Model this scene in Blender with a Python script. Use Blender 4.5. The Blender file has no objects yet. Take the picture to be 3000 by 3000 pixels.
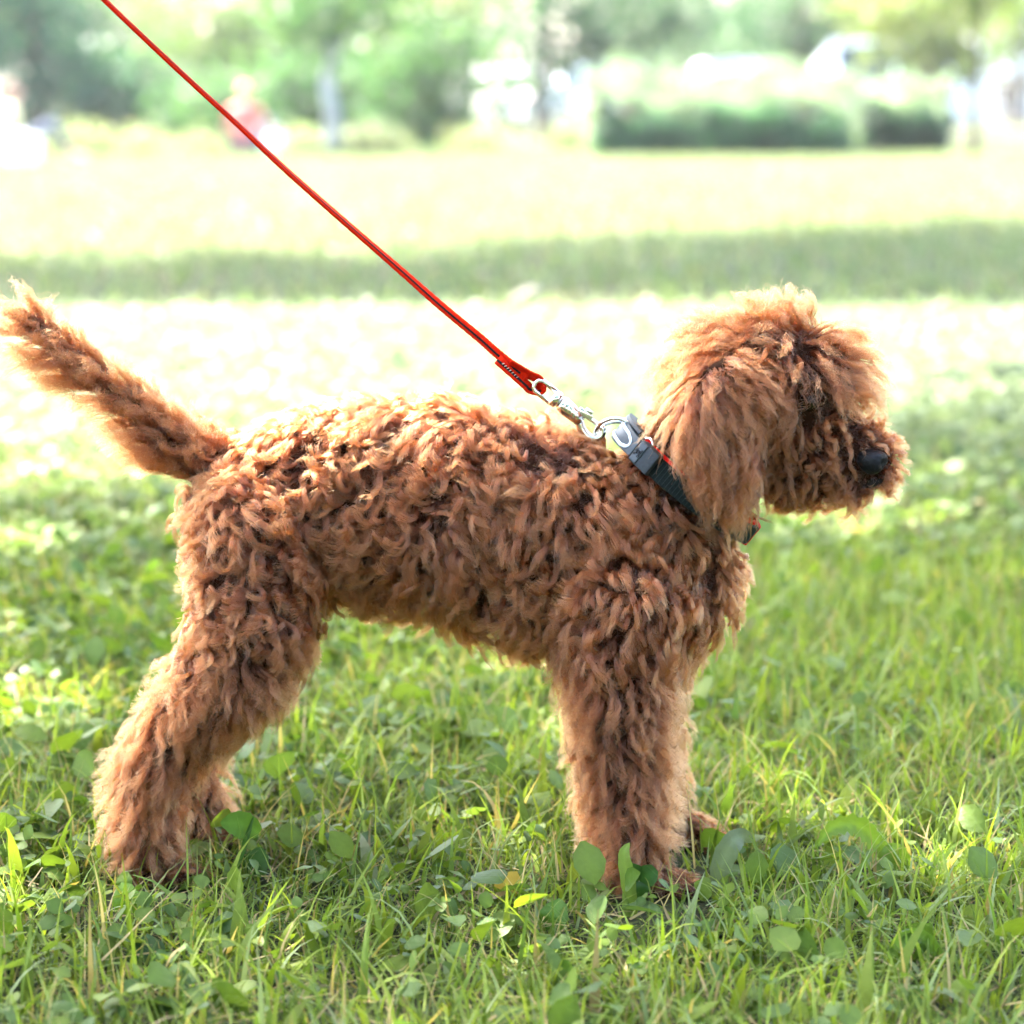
import bpy, bmesh, math, random
import numpy as np
from mathutils import Vector, Matrix, noise as mnoise

rng = np.random.default_rng(7)
random.seed(7)
scene = bpy.context.scene
COL = scene.collection

# ------------------------------------------------------------------ camera
F = 6860.0                      # focal length in photograph pixels (3000 wide)
CAM = np.array([0.0, -2.0, 0.67])
PITCH = math.atan(1200.0 / F)
cam_d = bpy.data.cameras.new("camera")
cam = bpy.data.objects.new("camera", cam_d)
COL.objects.link(cam)
cam.location = CAM
cam.rotation_euler = (math.pi / 2 - PITCH, 0, 0)
cam_d.sensor_width = 36.0
cam_d.lens = 36.0 * F / 3000.0
cam_d.clip_start = 0.05
cam_d.clip_end = 3000.0
cam_d.dof.use_dof = True
cam_d.dof.focus_distance = 1.955
cam_d.dof.aperture_fstop = 4.3
scene.camera = cam

# ------------------------------------------------------------------ world, sun, exposure
SUN_DIR = np.array([-0.46, 0.50, 1.05]); SUN_DIR /= np.linalg.norm(SUN_DIR)   # towards the sun
world = bpy.data.worlds.new("World"); scene.world = world
world.use_nodes = True
wn = world.node_tree.nodes; wn.clear()
sky = wn.new("ShaderNodeTexSky"); sky.sky_type = 'NISHITA'; sky.sun_disc = False
sky.sun_elevation = math.asin(SUN_DIR[2])
sky.sun_rotation = math.atan2(SUN_DIR[0], SUN_DIR[1])
sky.air_density = 1.0; sky.dust_density = 4.0; sky.ozone_density = 1.0
bg = wn.new("ShaderNodeBackground"); bg.inputs[1].default_value = 0.15
wo = wn.new("ShaderNodeOutputWorld")
world.node_tree.links.new(sky.outputs[0], bg.inputs[0])
world.node_tree.links.new(bg.outputs[0], wo.inputs[0])
sun_d = bpy.data.lights.new("sun", 'SUN'); sun_d.energy = 5.0
sun_d.angle = math.radians(0.55); sun_d.color = (1.0, 0.95, 0.86)
sun = bpy.data.objects.new("sun", sun_d); COL.objects.link(sun)
sun.rotation_euler = Vector(SUN_DIR).to_track_quat('Z', 'Y').to_euler()
sun.location = (-6, 8, 14)

scene.view_settings.view_transform = 'Standard'
scene.view_settings.look = 'None'
scene.view_settings.exposure = 3.7
scene.view_settings.gamma = 1.0
scene.render.engine = 'CYCLES'
cy = scene.cycles
cy.use_denoising = True
try: cy.denoiser = 'OPENIMAGEDENOISE'
except Exception: pass
cy.use_adaptive_sampling = True; cy.adaptive_threshold = 0.015
cy.max_bounces = 8; cy.diffuse_bounces = 4; cy.glossy_bounces = 4
cy.transmission_bounces = 6; cy.transparent_max_bounces = 8
cy.sample_clamp_indirect = 8.0
try:
    scene.cycles_curves.shape = 'RIBBONS'; scene.cycles_curves.subdivisions = 2
except Exception: pass

# ------------------------------------------------------------------ helpers
def pix_dir(px, py):
    c, s = math.cos(PITCH), math.sin(PITCH)
    f = np.array([0, c, -s]); u = np.array([0, s, c]); r = np.array([1.0, 0, 0])
    return f + r * (px - 1500.0) / F + u * (1500.0 - py) / F
def P(px, py, Y):                      # the point on the plane y = Y behind a pixel
    d = pix_dir(px, py); return CAM + d * ((Y - CAM[1]) / d[1])
def G(px, py):                         # the ground point behind a pixel
    d = pix_dir(px, py); return CAM + d * (-CAM[2] / d[2])
def M(px): return px / 3430.0          # pixels to metres at the dog

def nrm(a): return a / np.maximum(np.linalg.norm(a, axis=-1, keepdims=True), 1e-9)

def tag(o, label=None, cat=None, group=None, kind=None):
    if label: o["label"] = label
    if cat: o["category"] = cat
    if group: o["group"] = group
    if kind: o["kind"] = kind
    return o
def thing(name, loc, label, cat, group=None):
    o = bpy.data.objects.new(name, None); COL.objects.link(o); o.location = tuple(float(v) for v in loc)
    o.empty_display_size = 0.05
    return tag(o, label, cat, group)
def root_of(o):
    while o.parent: o = o.parent
    return o
def link(name, me, mat=None, parent=None):
    o = bpy.data.objects.new(name, me); COL.objects.link(o)
    if mat is not None and hasattr(me, "materials"): me.materials.append(mat)
    if parent: o.parent = parent
    return o
def mesh(name, V, Fc, mat=None, parent=None, smooth=True, col=None):
    """V world coordinates; Fc list of faces or an (n,k) array; col optional per-vertex rgb."""
    V = np.asarray(V, dtype=np.float64).reshape(-1, 3)
    if parent is not None: V = V - np.array(root_of(parent).location)
    me = bpy.data.meshes.new(name)
    if isinstance(Fc, np.ndarray):
        n, k = Fc.shape
        me.vertices.add(len(V)); me.vertices.foreach_set("co", V.astype(np.float32).ravel())
        me.loops.add(n * k); me.loops.foreach_set("vertex_index", Fc.astype(np.int32).ravel())
        me.polygons.add(n); me.polygons.foreach_set("loop_start", np.arange(0, n * k, k, dtype=np.int32))
        me.update(calc_edges=True)
    else:
        me.from_pydata([tuple(v) for v in V], [], [tuple(int(i) for i in f) for f in Fc]); me.update()
    if smooth: me.polygons.foreach_set("use_smooth", np.ones(len(me.polygons), dtype=bool))
    if col is not None:
        a = me.attributes.new("col", 'FLOAT_COLOR', 'POINT')
        c = np.ones((len(V), 4), dtype=np.float32); c[:, :3] = col
        a.data.foreach_set("color", c.ravel())
    return link(name, me, mat, parent)

class MB:
    """collects simple solids into one mesh"""
    def __init__(s): s.V = []; s.F = []; s.n = 0
    def add(s, V, Fc):
        V = np.asarray(V, float).reshape(-1, 3)
        s.V.append(V); s.F += [tuple(int(i) + s.n for i in f) for f in Fc]; s.n += len(V); return s
    def tube(s, pts, rad, n=10, cap=True, closed=False, flat=1.0, up=None):
        pts = np.asarray(pts, float); k = len(pts)
        rad = np.ones(k) * rad if np.isscalar(rad) else np.asarray(rad, float)
        if closed: tg = np.roll(pts, -1, 0) - np.roll(pts, 1, 0)
        else: tg = np.gradient(pts, axis=0)
        tg = nrm(tg)
        u = np.array(up if up is not None else ([0, 0, 1] if abs(tg[0][2]) < 0.9 else [1, 0, 0]), float)
        V = []
        for i in range(k):
            u = u - tg[i] * np.dot(u, tg[i]); u /= max(np.linalg.norm(u), 1e-9)
            w = np.cross(tg[i], u)
            for j in range(n):
                a = 2 * math.pi * j / n
                V.append(pts[i] + rad[i] * (math.cos(a) * w + flat * math.sin(a) * u))
        Fc = []
        for i in range(k if closed else k - 1):
            for j in range(n):
                a = i * n + j; b = i * n + (j + 1) % n
                c = ((i + 1) % k) * n + (j + 1) % n; d = ((i + 1) % k) * n + j
                Fc.append((a, b, c, d))
        if cap and not closed:
            Fc.append(tuple(range(n - 1, -1, -1))); Fc.append(tuple((k - 1) * n + j for j in range(n)))
        return s.add(V, Fc)
    def box(s, c, h, R=None):
        c = np.asarray(c, float); R = np.eye(3) if R is None else np.asarray(R, float)
        V = [c + R @ (np.array([x, y, z]) * h) for x in (-1, 1) for y in (-1, 1) for z in (-1, 1)]
        return s.add(V, [(0, 1, 3, 2), (4, 6, 7, 5), (0, 4, 5, 1), (2, 3, 7, 6), (0, 2, 6, 4), (1, 5, 7, 3)])
    def ball(s, c, r, n=16, m=10, R=None):
        c = np.asarray(c, float); R = np.eye(3) if R is None else R
        r = np.ones(3) * r if np.isscalar(r) else np.asarray(r, float)
        V = [c + R @ (np.array([0, 0, 1.0]) * r)]
        for i in range(1, m):
            t = math.pi * i / m
            for j in range(n):
                a = 2 * math.pi * j / n
                V.append(c + R @ (np.array([math.sin(t) * math.cos(a), math.sin(t) * math.sin(a), math.cos(t)]) * r))
        V.append(c - R @ (np.array([0, 0, 1.0]) * r))
        Fc = [(0, 1 + j, 1 + (j + 1) % n) for j in range(n)]
        for i in range(m - 2):
            for j in range(n):
                a = 1 + i * n + j; b = 1 + i * n + (j + 1) % n
                Fc.append((a, a + n, b + n, b))
        l = len(V) - 1; o = 1 + (m - 2) * n
        Fc += [(l, o + (j + 1) % n, o + j) for j in range(n)]
        return s.add(V, Fc)
    def build(s, name, mat, parent=None, smooth=True, bevel=0.0):
        o = mesh(name, np.concatenate(s.V), s.F, mat, parent, smooth)
        if bevel > 0:
            bm = bmesh.new(); bm.from_mesh(o.data)
            ed = [e for e in bm.edges if len(e.link_faces) == 2 and e.calc_face_angle(0) > 0.6]
            bmesh.ops.bevel(bm, geom=ed, offset=bevel, segments=2, profile=0.5, affect='EDGES')
            bm.to_mesh(o.data); bm.free()
            for p in o.data.polygons: p.use_smooth = True
        return o

def catmull(pts, n):
    pts = np.asarray(pts, float)
    p = np.vstack([2 * pts[0] - pts[1], pts, 2 * pts[-1] - pts[-2]])
    out = []
    segs = len(pts) - 1
    for t in np.linspace(0, segs, n):
        i = min(int(t), segs - 1); u = t - i
        a, b, c, d = p[i], p[i + 1], p[i + 2], p[i + 3]
        out.append(0.5 * ((2 * b) + (-a + c) * u + (2 * a - 5 * b + 4 * c - d) * u * u + (-a + 3 * b - 3 * c + d) * u ** 3))
    return np.array(out)

# ------------------------------------------------------------------ materials
def new_mat(name):
    m = bpy.data.materials.new(name); m.use_nodes = True
    nt = m.node_tree; nt.nodes.clear()
    out = nt.nodes.new("ShaderNodeOutputMaterial")
    return m, nt, out
def simple(name, rgb, rough=0.6, metal=0.0, noise=0.0, scale=40.0, bump=0.0, spec=0.5, rgb2=None, sheen=0.0, coat=0.0):
    m, nt, out = new_mat(name); b = nt.nodes.new("ShaderNodeBsdfPrincipled")
    b.inputs["Base Color"].default_value = (*rgb, 1); b.inputs["Roughness"].default_value = rough
    b.inputs["Metallic"].default_value = metal; b.inputs["Specular IOR Level"].default_value = spec
    if sheen: b.inputs["Sheen Weight"].default_value = sheen
    if coat: b.inputs["Coat Weight"].default_value = coat
    tc = nt.nodes.new("ShaderNodeTexCoord")
    if noise or bump or rgb2:
        nz = nt.nodes.new("ShaderNodeTexNoise"); nz.inputs["Scale"].default_value = scale
        nz.inputs["Detail"].default_value = 5.0
        nt.links.new(tc.outputs["Object"], nz.inputs["Vector"])
        c2 = rgb2 if rgb2 else tuple(min(1, c * (1 + noise)) for c in rgb)
        c1 = rgb if rgb2 else tuple(c * (1 - noise) for c in rgb)
        r = nt.nodes.new("ShaderNodeValToRGB")
        r.color_ramp.elements[0].position = 0.32; r.color_ramp.elements[1].position = 0.68
        r.color_ramp.elements[0].color = (*c1, 1); r.color_ramp.elements[1].color = (*c2, 1)
        nt.links.new(nz.outputs["Fac"], r.inputs["Fac"]); nt.links.new(r.outputs["Color"], b.inputs["Base Color"])
        if bump:
            bp = nt.nodes.new("ShaderNodeBump"); bp.inputs["Strength"].default_value = bump
            bp.inputs["Distance"].default_value = 0.001
            nt.links.new(nz.outputs["Fac"], bp.inputs["Height"]); nt.links.new(bp.outputs["Normal"], b.inputs["Normal"])
    nt.links.new(b.outputs[0], out.inputs["Surface"])
    return m
def leafy(name, trans=0.4, rough=0.5, spec=0.35, tint=(1.25, 1.3, 0.5)):
    """leaf or blade: colour from the point attribute 'col', light passing through"""
    m, nt, out = new_mat(name)
    at = nt.nodes.new("ShaderNodeAttribute"); at.attribute_name = "col"
    b = nt.nodes.new("ShaderNodeBsdfPrincipled"); b.inputs["Roughness"].default_value = rough
    b.inputs["Specular IOR Level"].default_value = spec
    t = nt.nodes.new("ShaderNodeBsdfTranslucent")
    mul = nt.nodes.new("ShaderNodeMix"); mul.data_type = 'RGBA'; mul.blend_type = 'MULTIPLY'
    mul.inputs[0].default_value = 1.0; mul.inputs[7].default_value = (*tint, 1)
    nt.links.new(at.outputs["Color"], mul.inputs[6])
    nz = nt.nodes.new("ShaderNodeTexNoise"); nz.inputs["Scale"].default_value = 180.0
    tc = nt.nodes.new("ShaderNodeTexCoord"); nt.links.new(tc.outputs["Object"], nz.inputs["Vector"])
    mr = nt.nodes.new("ShaderNodeMapRange"); mr.inputs[3].default_value = 0.75; mr.inputs[4].default_value = 1.25
    nt.links.new(nz.outputs["Fac"], mr.inputs[0])
    vm = nt.nodes.new("ShaderNodeVectorMath"); vm.operation = 'SCALE'
    nt.links.new(at.outputs["Color"], vm.inputs[0]); nt.links.new(mr.outputs[0], vm.inputs["Scale"])
    nt.links.new(vm.outputs[0], b.inputs["Base Color"])
    bp = nt.nodes.new("ShaderNodeBump"); bp.inputs["Strength"].default_value = 0.5; bp.inputs["Distance"].default_value = 0.0015
    nt.links.new(nz.outputs["Fac"], bp.inputs["Height"]); nt.links.new(bp.outputs["Normal"], b.inputs["Normal"])
    nt.links.new(mul.outputs[2], t.inputs["Color"])
    mx = nt.nodes.new("ShaderNodeMixShader"); mx.inputs[0].default_value = trans
    nt.links.new(b.outputs[0], mx.inputs[1]); nt.links.new(t.outputs[0], mx.inputs[2])
    nt.links.new(mx.outputs[0], out.inputs["Surface"])
    return m

HAZE = 0.0004
# ================================================================== GROUND AND GRASS
def ground_mat():
    m, nt, out = new_mat("lawn_soil"); b = nt.nodes.new("ShaderNodeBsdfPrincipled"); b.inputs["Roughness"].default_value = 0.95
    b.inputs["Specular IOR Level"].default_value = 0.15
    tc = nt.nodes.new("ShaderNodeTexCoord")
    n1 = nt.nodes.new("ShaderNodeTexNoise"); n1.inputs["Scale"].default_value = 60.0; n1.inputs["Detail"].default_value = 8
    n2 = nt.nodes.new("ShaderNodeTexNoise"); n2.inputs["Scale"].default_value = 1.3; n2.inputs["Detail"].default_value = 4
    for n in (n1, n2): nt.links.new(tc.outputs["Object"], n.inputs["Vector"])
    r1 = nt.nodes.new("ShaderNodeValToRGB"); e = r1.color_ramp.elements
    e[0].position = .3; e[0].color = (0.018, 0.022, 0.009, 1); e[1].position = .7; e[1].color = (0.055, 0.062, 0.024, 1)
    e2 = r1.color_ramp.elements.new(.82); e2.color = (0.11, 0.09, 0.045, 1)
    r2 = nt.nodes.new("ShaderNodeValToRGB"); e = r2.color_ramp.elements
    e[0].position = .35; e[0].color = (0.8, 0.95, 0.8, 1); e[1].position = .65; e[1].color = (1.2, 1.1, 1.1, 1)
    mx = nt.nodes.new("ShaderNodeMix"); mx.data_type = 'RGBA'; mx.blend_type = 'MULTIPLY'; mx.inputs[0].default_value = 1
    nt.links.new(n1.outputs["Fac"], r1.inputs["Fac"]); nt.links.new(n2.outputs["Fac"], r2.inputs["Fac"])
    nt.links.new(r1.outputs["Color"], mx.inputs[6]); nt.links.new(r2.outputs["Color"], mx.inputs[7])
    nt.links.new(mx.outputs[2], b.inputs["Base Color"])
    bp = nt.nodes.new("ShaderNodeBump"); bp.inputs["Strength"].default_value = .8; bp.inputs["Distance"].default_value = .02
    nt.links.new(n1.outputs["Fac"], bp.inputs["Height"]); nt.links.new(bp.outputs["Normal"], b.inputs["Normal"])
    nt.links.new(b.outputs[0], out.inputs["Surface"]); return m
tag(mesh("ground", [(-400, -60, 0), (400, -60, 0), (400, 900, 0), (-400, 900, 0)], [(0, 1, 2, 3)], ground_mat()), kind="structure")

mat_blade = leafy("grass_blade", 0.45, 0.5, 0.15)
mat_leaf = leafy("weed_leaf", 0.42, 0.5, 0.18)
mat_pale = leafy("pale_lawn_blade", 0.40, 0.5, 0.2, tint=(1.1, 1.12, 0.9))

def fan(n, d0, d1, seed, margin=1.35, power=1.0):
    """random ground points between two distances from the camera, a little wider than the view"""
    r = np.random.default_rng(seed)
    d = np.sqrt(r.uniform(d0 ** 2, d1 ** 2, n)) if power == 1.0 else d0 + (d1 - d0) * r.random(n) ** power
    half = d * 0.2187 * margin + 0.25
    return np.stack([r.uniform(-1, 1, n) * half, d - 2.0], 1), r
def in_paw(xy, rad=0.03):
    hit = np.zeros(len(xy), bool)
    for px, py, Y in ((455, 2560, -0.042), (500, 2575, -0.045), (1880, 2600, -0.07), (1950, 2615, -0.074), (600, 2440, 0.06), (650, 2450, 0.06), (1970, 2440, 0.058), (2030, 2450, 0.057)):
        c = P(px, py, Y)[:2]; hit |= np.sum((xy - c) ** 2, 1) < rad ** 2
        if Y < 0 or px > 1900: hit |= (((xy[:, 0] - c[0]) / (rad * 1.3)) ** 2 + ((xy[:, 1] - c[1] + 0.055) / 0.075) ** 2 < 1) & (np.sin(xy[:, 0] * 913.7 + xy[:, 1] * 517.3) > -0.75)
    return hit
def blades(name, xy, r, hmin, hmax, wmin, wmax, nseg, lean=(0.3, 1.1), curl=1.0, dry=0.06, dz=0.0, bright=1.0, pale=0.0):
    n = len(xy); az = r.uniform(0, 2 * math.pi, n); L = r.uniform(hmin, hmax, n) * r.uniform(0.6, 1.15, n)
    W = r.uniform(wmin, wmax, n); a0 = np.abs(r.normal(0, 0.35, n)) * lean[0] * 2; a1 = a0 + r.uniform(0.1, lean[1], n) * curl * 1.4
    s = np.linspace(0, 1, nseg + 1)
    ang = a0[:, None] + (a1 - a0)[:, None] * s[None, :] ** 1.3
    ds = L[:, None] / nseg
    hx_ = np.concatenate([np.zeros((n, 1)), np.cumsum(np.sin(ang[:, :-1]) * ds, 1)], 1)
    hz_ = np.concatenate([np.zeros((n, 1)), np.cumsum(np.cos(ang[:, :-1]) * ds, 1)], 1)
    hz_ = np.maximum(hz_, 0.003 + 0.004 * s[None, :])
    side = az + math.pi / 2 + r.normal(0, 0.5, n)
    w = W[:, None] * (1 - s[None, :] ** 1.8 * 0.93) * (0.75 + 0.5 * np.sin(math.pi * np.minimum(1, s * 1.3 + .15)))[None, :]
    cx = xy[:, 0:1] + np.cos(az)[:, None] * hx_; cyy = xy[:, 1:2] + np.sin(az)[:, None] * hx_
    V = np.empty((n, nseg + 1, 2, 3))
    for k, sg in enumerate((-1, 1)):
        V[:, :, k, 0] = cx + sg * w * 0.5 * np.cos(side)[:, None]; V[:, :, k, 1] = cyy + sg * w * 0.5 * np.sin(side)[:, None]
        V[:, :, k, 2] = hz_ + sg * w * 0.18 * r.normal(0, 1, n)[:, None] + dz
    V[..., 2] = np.maximum(V[..., 2], 0.002)
    base = (np.arange(n) * (nseg + 1) * 2)[:, None]; i = np.arange(nseg)[None, :] * 2
    Fc = np.stack([base + i, base + i + 1, base + i + 3, base + i + 2], -1).reshape(-1, 4)
    c1, c2, c3 = np.array([0.075, 0.125, 0.014]), np.array([0.19, 0.225, 0.028]), np.array([0.115, 0.175, 0.060])
    u, v = r.random((n, 1)), r.random((n, 1))
    col = c1 * (1 - u) + c2 * u; col = col * (1 - 0.4 * v) + c3 * 0.4 * v
    pz = r.random(n) < 0.12; col[pz] = col[pz] * 0.4 + np.array([0.21, 0.25, 0.15]) * 0.6
    isdry = r.random(n) < dry; col[isdry] = np.array([0.30, 0.23, 0.11]) * r.uniform(.6, 1.2, (int(isdry.sum()), 1))
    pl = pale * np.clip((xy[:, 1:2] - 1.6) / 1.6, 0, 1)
    col = (col * (1 - pl) + np.array([0.160, 0.212, 0.125]) * pl) * bright  # pale mix puts the glare of the sunlit lawn into blade colour
    col = np.repeat(col[:, None, :], (nseg + 1) * 2, 1).reshape(-1, 3)
    o = mesh(name, V.reshape(-1, 3), Fc, mat_pale if pale else mat_blade, col=col)
    return tag(o, kind="stuff")

LEAF_O = [(0, 0), (0.22, 0.30), (0.48, 0.44), (0.76, 0.36), (1.0, 0.06)]
def leaf_template():
    V = []; Fc = []
    mid = [(x, 0.0) for x, _ in LEAF_O]
    for (x, w) in LEAF_O: V += [(x, -w, 0.22 * w), (x, 0, 0), (x, w, 0.22 * w)]
    for i in range(len(LEAF_O) - 1):
        a = i * 3; Fc += [(a, a + 3, a + 4, a + 1), (a + 1, a + 4, a + 5, a + 2)]
    return np.array(V), np.array(Fc)
LT_V, LT_F = leaf_template()
def leaves(name, xy, r, smin, smax, zmin, zmax, tilt=0.5, bright=1.0, round_=(0.8, 1.25), trio=False, pale=0.0):
    if trio: xy = np.repeat(xy, 3, 0)
    n = len(xy); S = r.uniform(smin, smax, n); az = r.uniform(0, 2 * math.pi, n); z0 = r.uniform(zmin, zmax, n)
    if trio:
        az = np.repeat(r.uniform(0, 6.28, n // 3), 3) + np.tile([0, 2.09, 4.19], n // 3) + r.normal(0, .12, n)
        z0 = np.repeat(r.uniform(zmin, zmax, n // 3), 3); S = np.repeat(r.uniform(smin, smax, n // 3), 3) * r.uniform(.85, 1.1, n)
    pit = r.normal(0.05, tilt, n); rol = r.normal(0, tilt, n)
    T = LT_V[None] * S[:, None, None]; T = np.repeat(T, 1, 0).copy()
    T[:, :, 1] *= r.uniform(*round_, n)[:, None]
    T[:, :, 2] = T[:, :, 2] * r.uniform(-1.5, 1.8, n)[:, None] - (LT_V[None, :, 0] ** 2) * (S * r.uniform(-.1, .45, n))[:, None]
    x, y, z = T[..., 0], T[..., 1], T[..., 2]
    cr, sr = np.cos(rol)[:, None], np.sin(rol)[:, None]; y, z = y * cr - z * sr, y * sr + z * cr
    cp, sp = np.cos(pit)[:, None], np.sin(pit)[:, None]; x, z = x * cp - z * sp, x * sp + z * cp
    ca, sa = np.cos(az)[:, None], np.sin(az)[:, None]; X = x * ca - y * sa + xy[:, :1]; Y = x * sa + y * ca + xy[:, 1:2]
    Z = np.maximum(z + z0[:, None], 0.004)
    V = np.stack([X, Y, Z], -1)
    Fc = (LT_F[None] + (np.arange(n) * len(LT_V))[:, None, None]).reshape(-1, 4)
    c1, c2, c3 = np.array([0.055, 0.105, 0.016]), np.array([0.15, 0.205, 0.026]), np.array([0.085, 0.140, 0.060])
    u, v = r.random((n, 1)), r.random((n, 1)) ** 2
    col = (c1 * (1 - u) + c2 * u) * (1 - .5 * v) + c3 * .5 * v
    yel = r.random(n) < 0.006; col[yel] = np.array([0.35, 0.26, 0.09])
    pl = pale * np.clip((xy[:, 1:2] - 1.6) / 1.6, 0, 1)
    col = col * (1 - pl) + np.array([0.17, 0.20, 0.14]) * pl  # same sunlit paleness put into the leaf colour
    col = np.repeat(col[:, None, :] * bright, len(LT_V), 1)
    col[:, 1::3, :] *= 1.18                                    # paler midrib
    o = mesh(name, V.reshape(-1, 3), Fc, mat_pale if pale else mat_leaf, col=col.reshape(-1, 3)); return tag(o, kind="stuff")

def patchy(xy, scale, seed): return np.array([mnoise.noise(Vector((x * scale + seed, y * scale, seed * 1.7))) for x, y in xy])

# near field, dense: short mown turf, taller blades, lying cut grass, clover and broad leaves
xy, r = fan(72000, 1.35, 3.3, 101); xy = xy[~in_paw(xy, 0.026)]
blades("turf_grass", xy, r, 0.018, 0.045, 0.0016, 0.0034, 3, lean=(1.1, 1.5), dry=0.14, bright=0.98)
xy, r = fan(30000, 1.35, 3.4, 102); dens = 0.60 + 0.35 * np.tanh(xy[:, 0] * 2.5) + 0.35 * patchy(xy, 3.0, 4.0)
xy = xy[(r.random(len(xy)) < dens) & ~in_paw(xy, 0.034)]
blades("tall_grass", xy, r, 0.040, 0.092, 0.0018, 0.0048, 5, lean=(0.85, 1.5), dry=0.07, bright=1.25)
xy, r = fan(16000, 1.35, 3.3, 103)
blades("lying_clippings", xy, r, 0.03, 0.08, 0.0010, 0.0024, 3, lean=(2.4, 0.8), dry=0.34, dz=0.010, bright=1.25)
xy, r = fan(7000, 1.35, 3.4, 104); dens = 0.42 - 0.36 * np.tanh(xy[:, 0] * 2.2) + 0.45 * patchy(xy, 3.5, 9.0)
xy = xy[(r.random(len(xy)) < dens) & ~in_paw(xy, 0.034)]
leaves("clover_patch", xy, r, 0.008, 0.016, 0.010, 0.040, 0.45, trio=True, round_=(1.0, 1.35), bright=0.85)
xy, r = fan(5200, 1.35, 3.5, 105); dens = 0.44 - 0.40 * np.tanh(xy[:, 0] * 2.2) + 0.45 * patchy(xy, 2.6, 14.0)
xy = xy[(r.random(len(xy)) < dens) & ~in_paw(xy, 0.04)]
leaves("broadleaf_ground_cover", xy, r, 0.014, 0.038, 0.008, 0.042, 0.6, round_=(0.75, 1.2), bright=0.85)
xy, r = fan(1500, 1.35, 3.4, 109); xy = xy[~in_paw(xy, 0.04)]
blades("strap_leaf_weeds", xy, r, 0.05, 0.10, 0.006, 0.012, 6, lean=(1.2, 1.6), dry=0.02, bright=0.95)
# middle distance
xy, r = fan(60000, 3.3, 7.5, 106)
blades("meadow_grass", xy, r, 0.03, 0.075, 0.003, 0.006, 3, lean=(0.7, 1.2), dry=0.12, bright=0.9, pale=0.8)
xy, r = fan(16000, 3.3, 7.5, 107)
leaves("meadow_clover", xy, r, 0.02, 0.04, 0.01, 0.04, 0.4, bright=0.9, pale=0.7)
# far lawn
xy, r = fan(80000, 7.5, 34.0, 108, power=0.8)
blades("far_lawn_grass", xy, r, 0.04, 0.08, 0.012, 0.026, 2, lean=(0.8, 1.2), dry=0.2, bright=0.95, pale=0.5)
# ================================================================== TREES
mat_bark = simple("bark_brown", (0.10, 0.075, 0.055), 0.9, rgb2=(0.19, 0.15, 0.11), scale=9, bump=1.0)
mat_bark_dark = simple("bark_dark", (0.035, 0.026, 0.018), 0.95, rgb2=(0.07, 0.05, 0.035), scale=9, spec=0.1)
mat_bark_grey = simple("bark_grey", (0.20, 0.21, 0.21), 0.9, rgb2=(0.33, 0.34, 0.33), scale=6, bump=0.8)
mat_foliage = leafy("tree_foliage", 0.45, 0.5, 0.25, tint=(1.05, 1.2, 0.75))
def crown_mesh(name, parent, blobs, n_clump, n_leaf, size, rgb, seed, reject=None, shell=0.55):
    """blobs: list of (centre, radii); leaves gathered in clumps through the volume"""
    r = np.random.default_rng(seed); vol = np.array([np.prod(b[1]) ** (2 / 3.) for b in blobs]); vol = vol / vol.sum()
    C = []
    for (c, rad), w in zip(blobs, vol):
        k = max(3, int(n_clump * w)); d = nrm(r.normal(size=(k, 3))); q = (shell + (1 - shell) * r.random((k, 1))) ** 0.8 * r.uniform(0.75, 1.08, (k, 1))
        C.append(np.array(c) + d * q * np.array(rad))
    C = np.concatenate(C); cs = r.uniform(0.5, 1.3, len(C))
    cl = np.repeat(C, n_leaf, 0); sc = np.repeat(cs, n_leaf)
    p = cl + r.normal(size=cl.shape) * (size * 2.1 * sc)[:, None] * np.array([1, 1, 0.7])
    if reject is not None:
        k = ~reject(p); p = p[k]; sc = sc[k]; 
        cid = np.repeat(np.arange(len(C)), n_leaf)[k]
    else: cid = np.repeat(np.arange(len(C)), n_leaf)
    n = len(p); S = size * r.uniform(0.6, 1.3, n)
    a = nrm(r.normal(size=(n, 3)) + np.array([0, 0, -.3])); b = nrm(np.cross(a, r.normal(size=(n, 3))))
    V = np.stack([p, p + a * (S * .5)[:, None] + b * (S * .32)[:, None], p + a * S[:, None], p + a * (S * .5)[:, None] - b * (S * .32)[:, None]], 1)
    V[..., 2] = np.maximum(V[..., 2], 0.01)
    Fc = np.arange(n * 4).reshape(n, 4)
    cv = r.uniform(0.72, 1.25, len(C)); yv = r.uniform(0, 1, len(C))
    col = np.array(rgb)[None] * cv[cid][:, None] * r.uniform(.85, 1.15, (n, 1)); col[:, 0] *= 0.9 + 0.35 * yv[cid]
    return mesh(name, V.reshape(-1, 3), Fc, mat_foliage, parent, smooth=False, col=np.repeat(col, 4, 0))
def trunk_mesh(parent, base, top, r0, r1, mat, limbs=(), seed=0, avoid=None):
    r = np.random.default_rng(seed); base = np.array(base, float); top = np.array(top, float)
    k = 9; pts = np.array([base + (top - base) * t + np.append(r.normal(0, r0 * .35, 2), 0) * (t > 0) for t in np.linspace(0, 1, k)])
    rad = np.interp(np.linspace(0, 1, k), [0, .08, 1], [r0 * 1.45, r0, r1])
    mb = MB(); mb.tube(catmull(pts, 24), np.interp(np.linspace(0, 1, 24), np.linspace(0, 1, k), rad), 12)
    mb.build("trunk", mat, parent)
    for e in limbs:
        t = r.uniform(.5, .95); s = base + (top - base) * t; e = np.array(e, float)
        mid = (s + e) / 2 + np.array([0, 0, -.1]) * np.linalg.norm(e - s)
        if avoid is not None and avoid(catmull([s, mid, e], 60)).any(): continue
        l = MB(); l.tube(catmull([s, mid, e], 12), np.linspace(r1 * .8, r1 * .2, 12), 8); l.build("limb", mat, parent)
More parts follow.
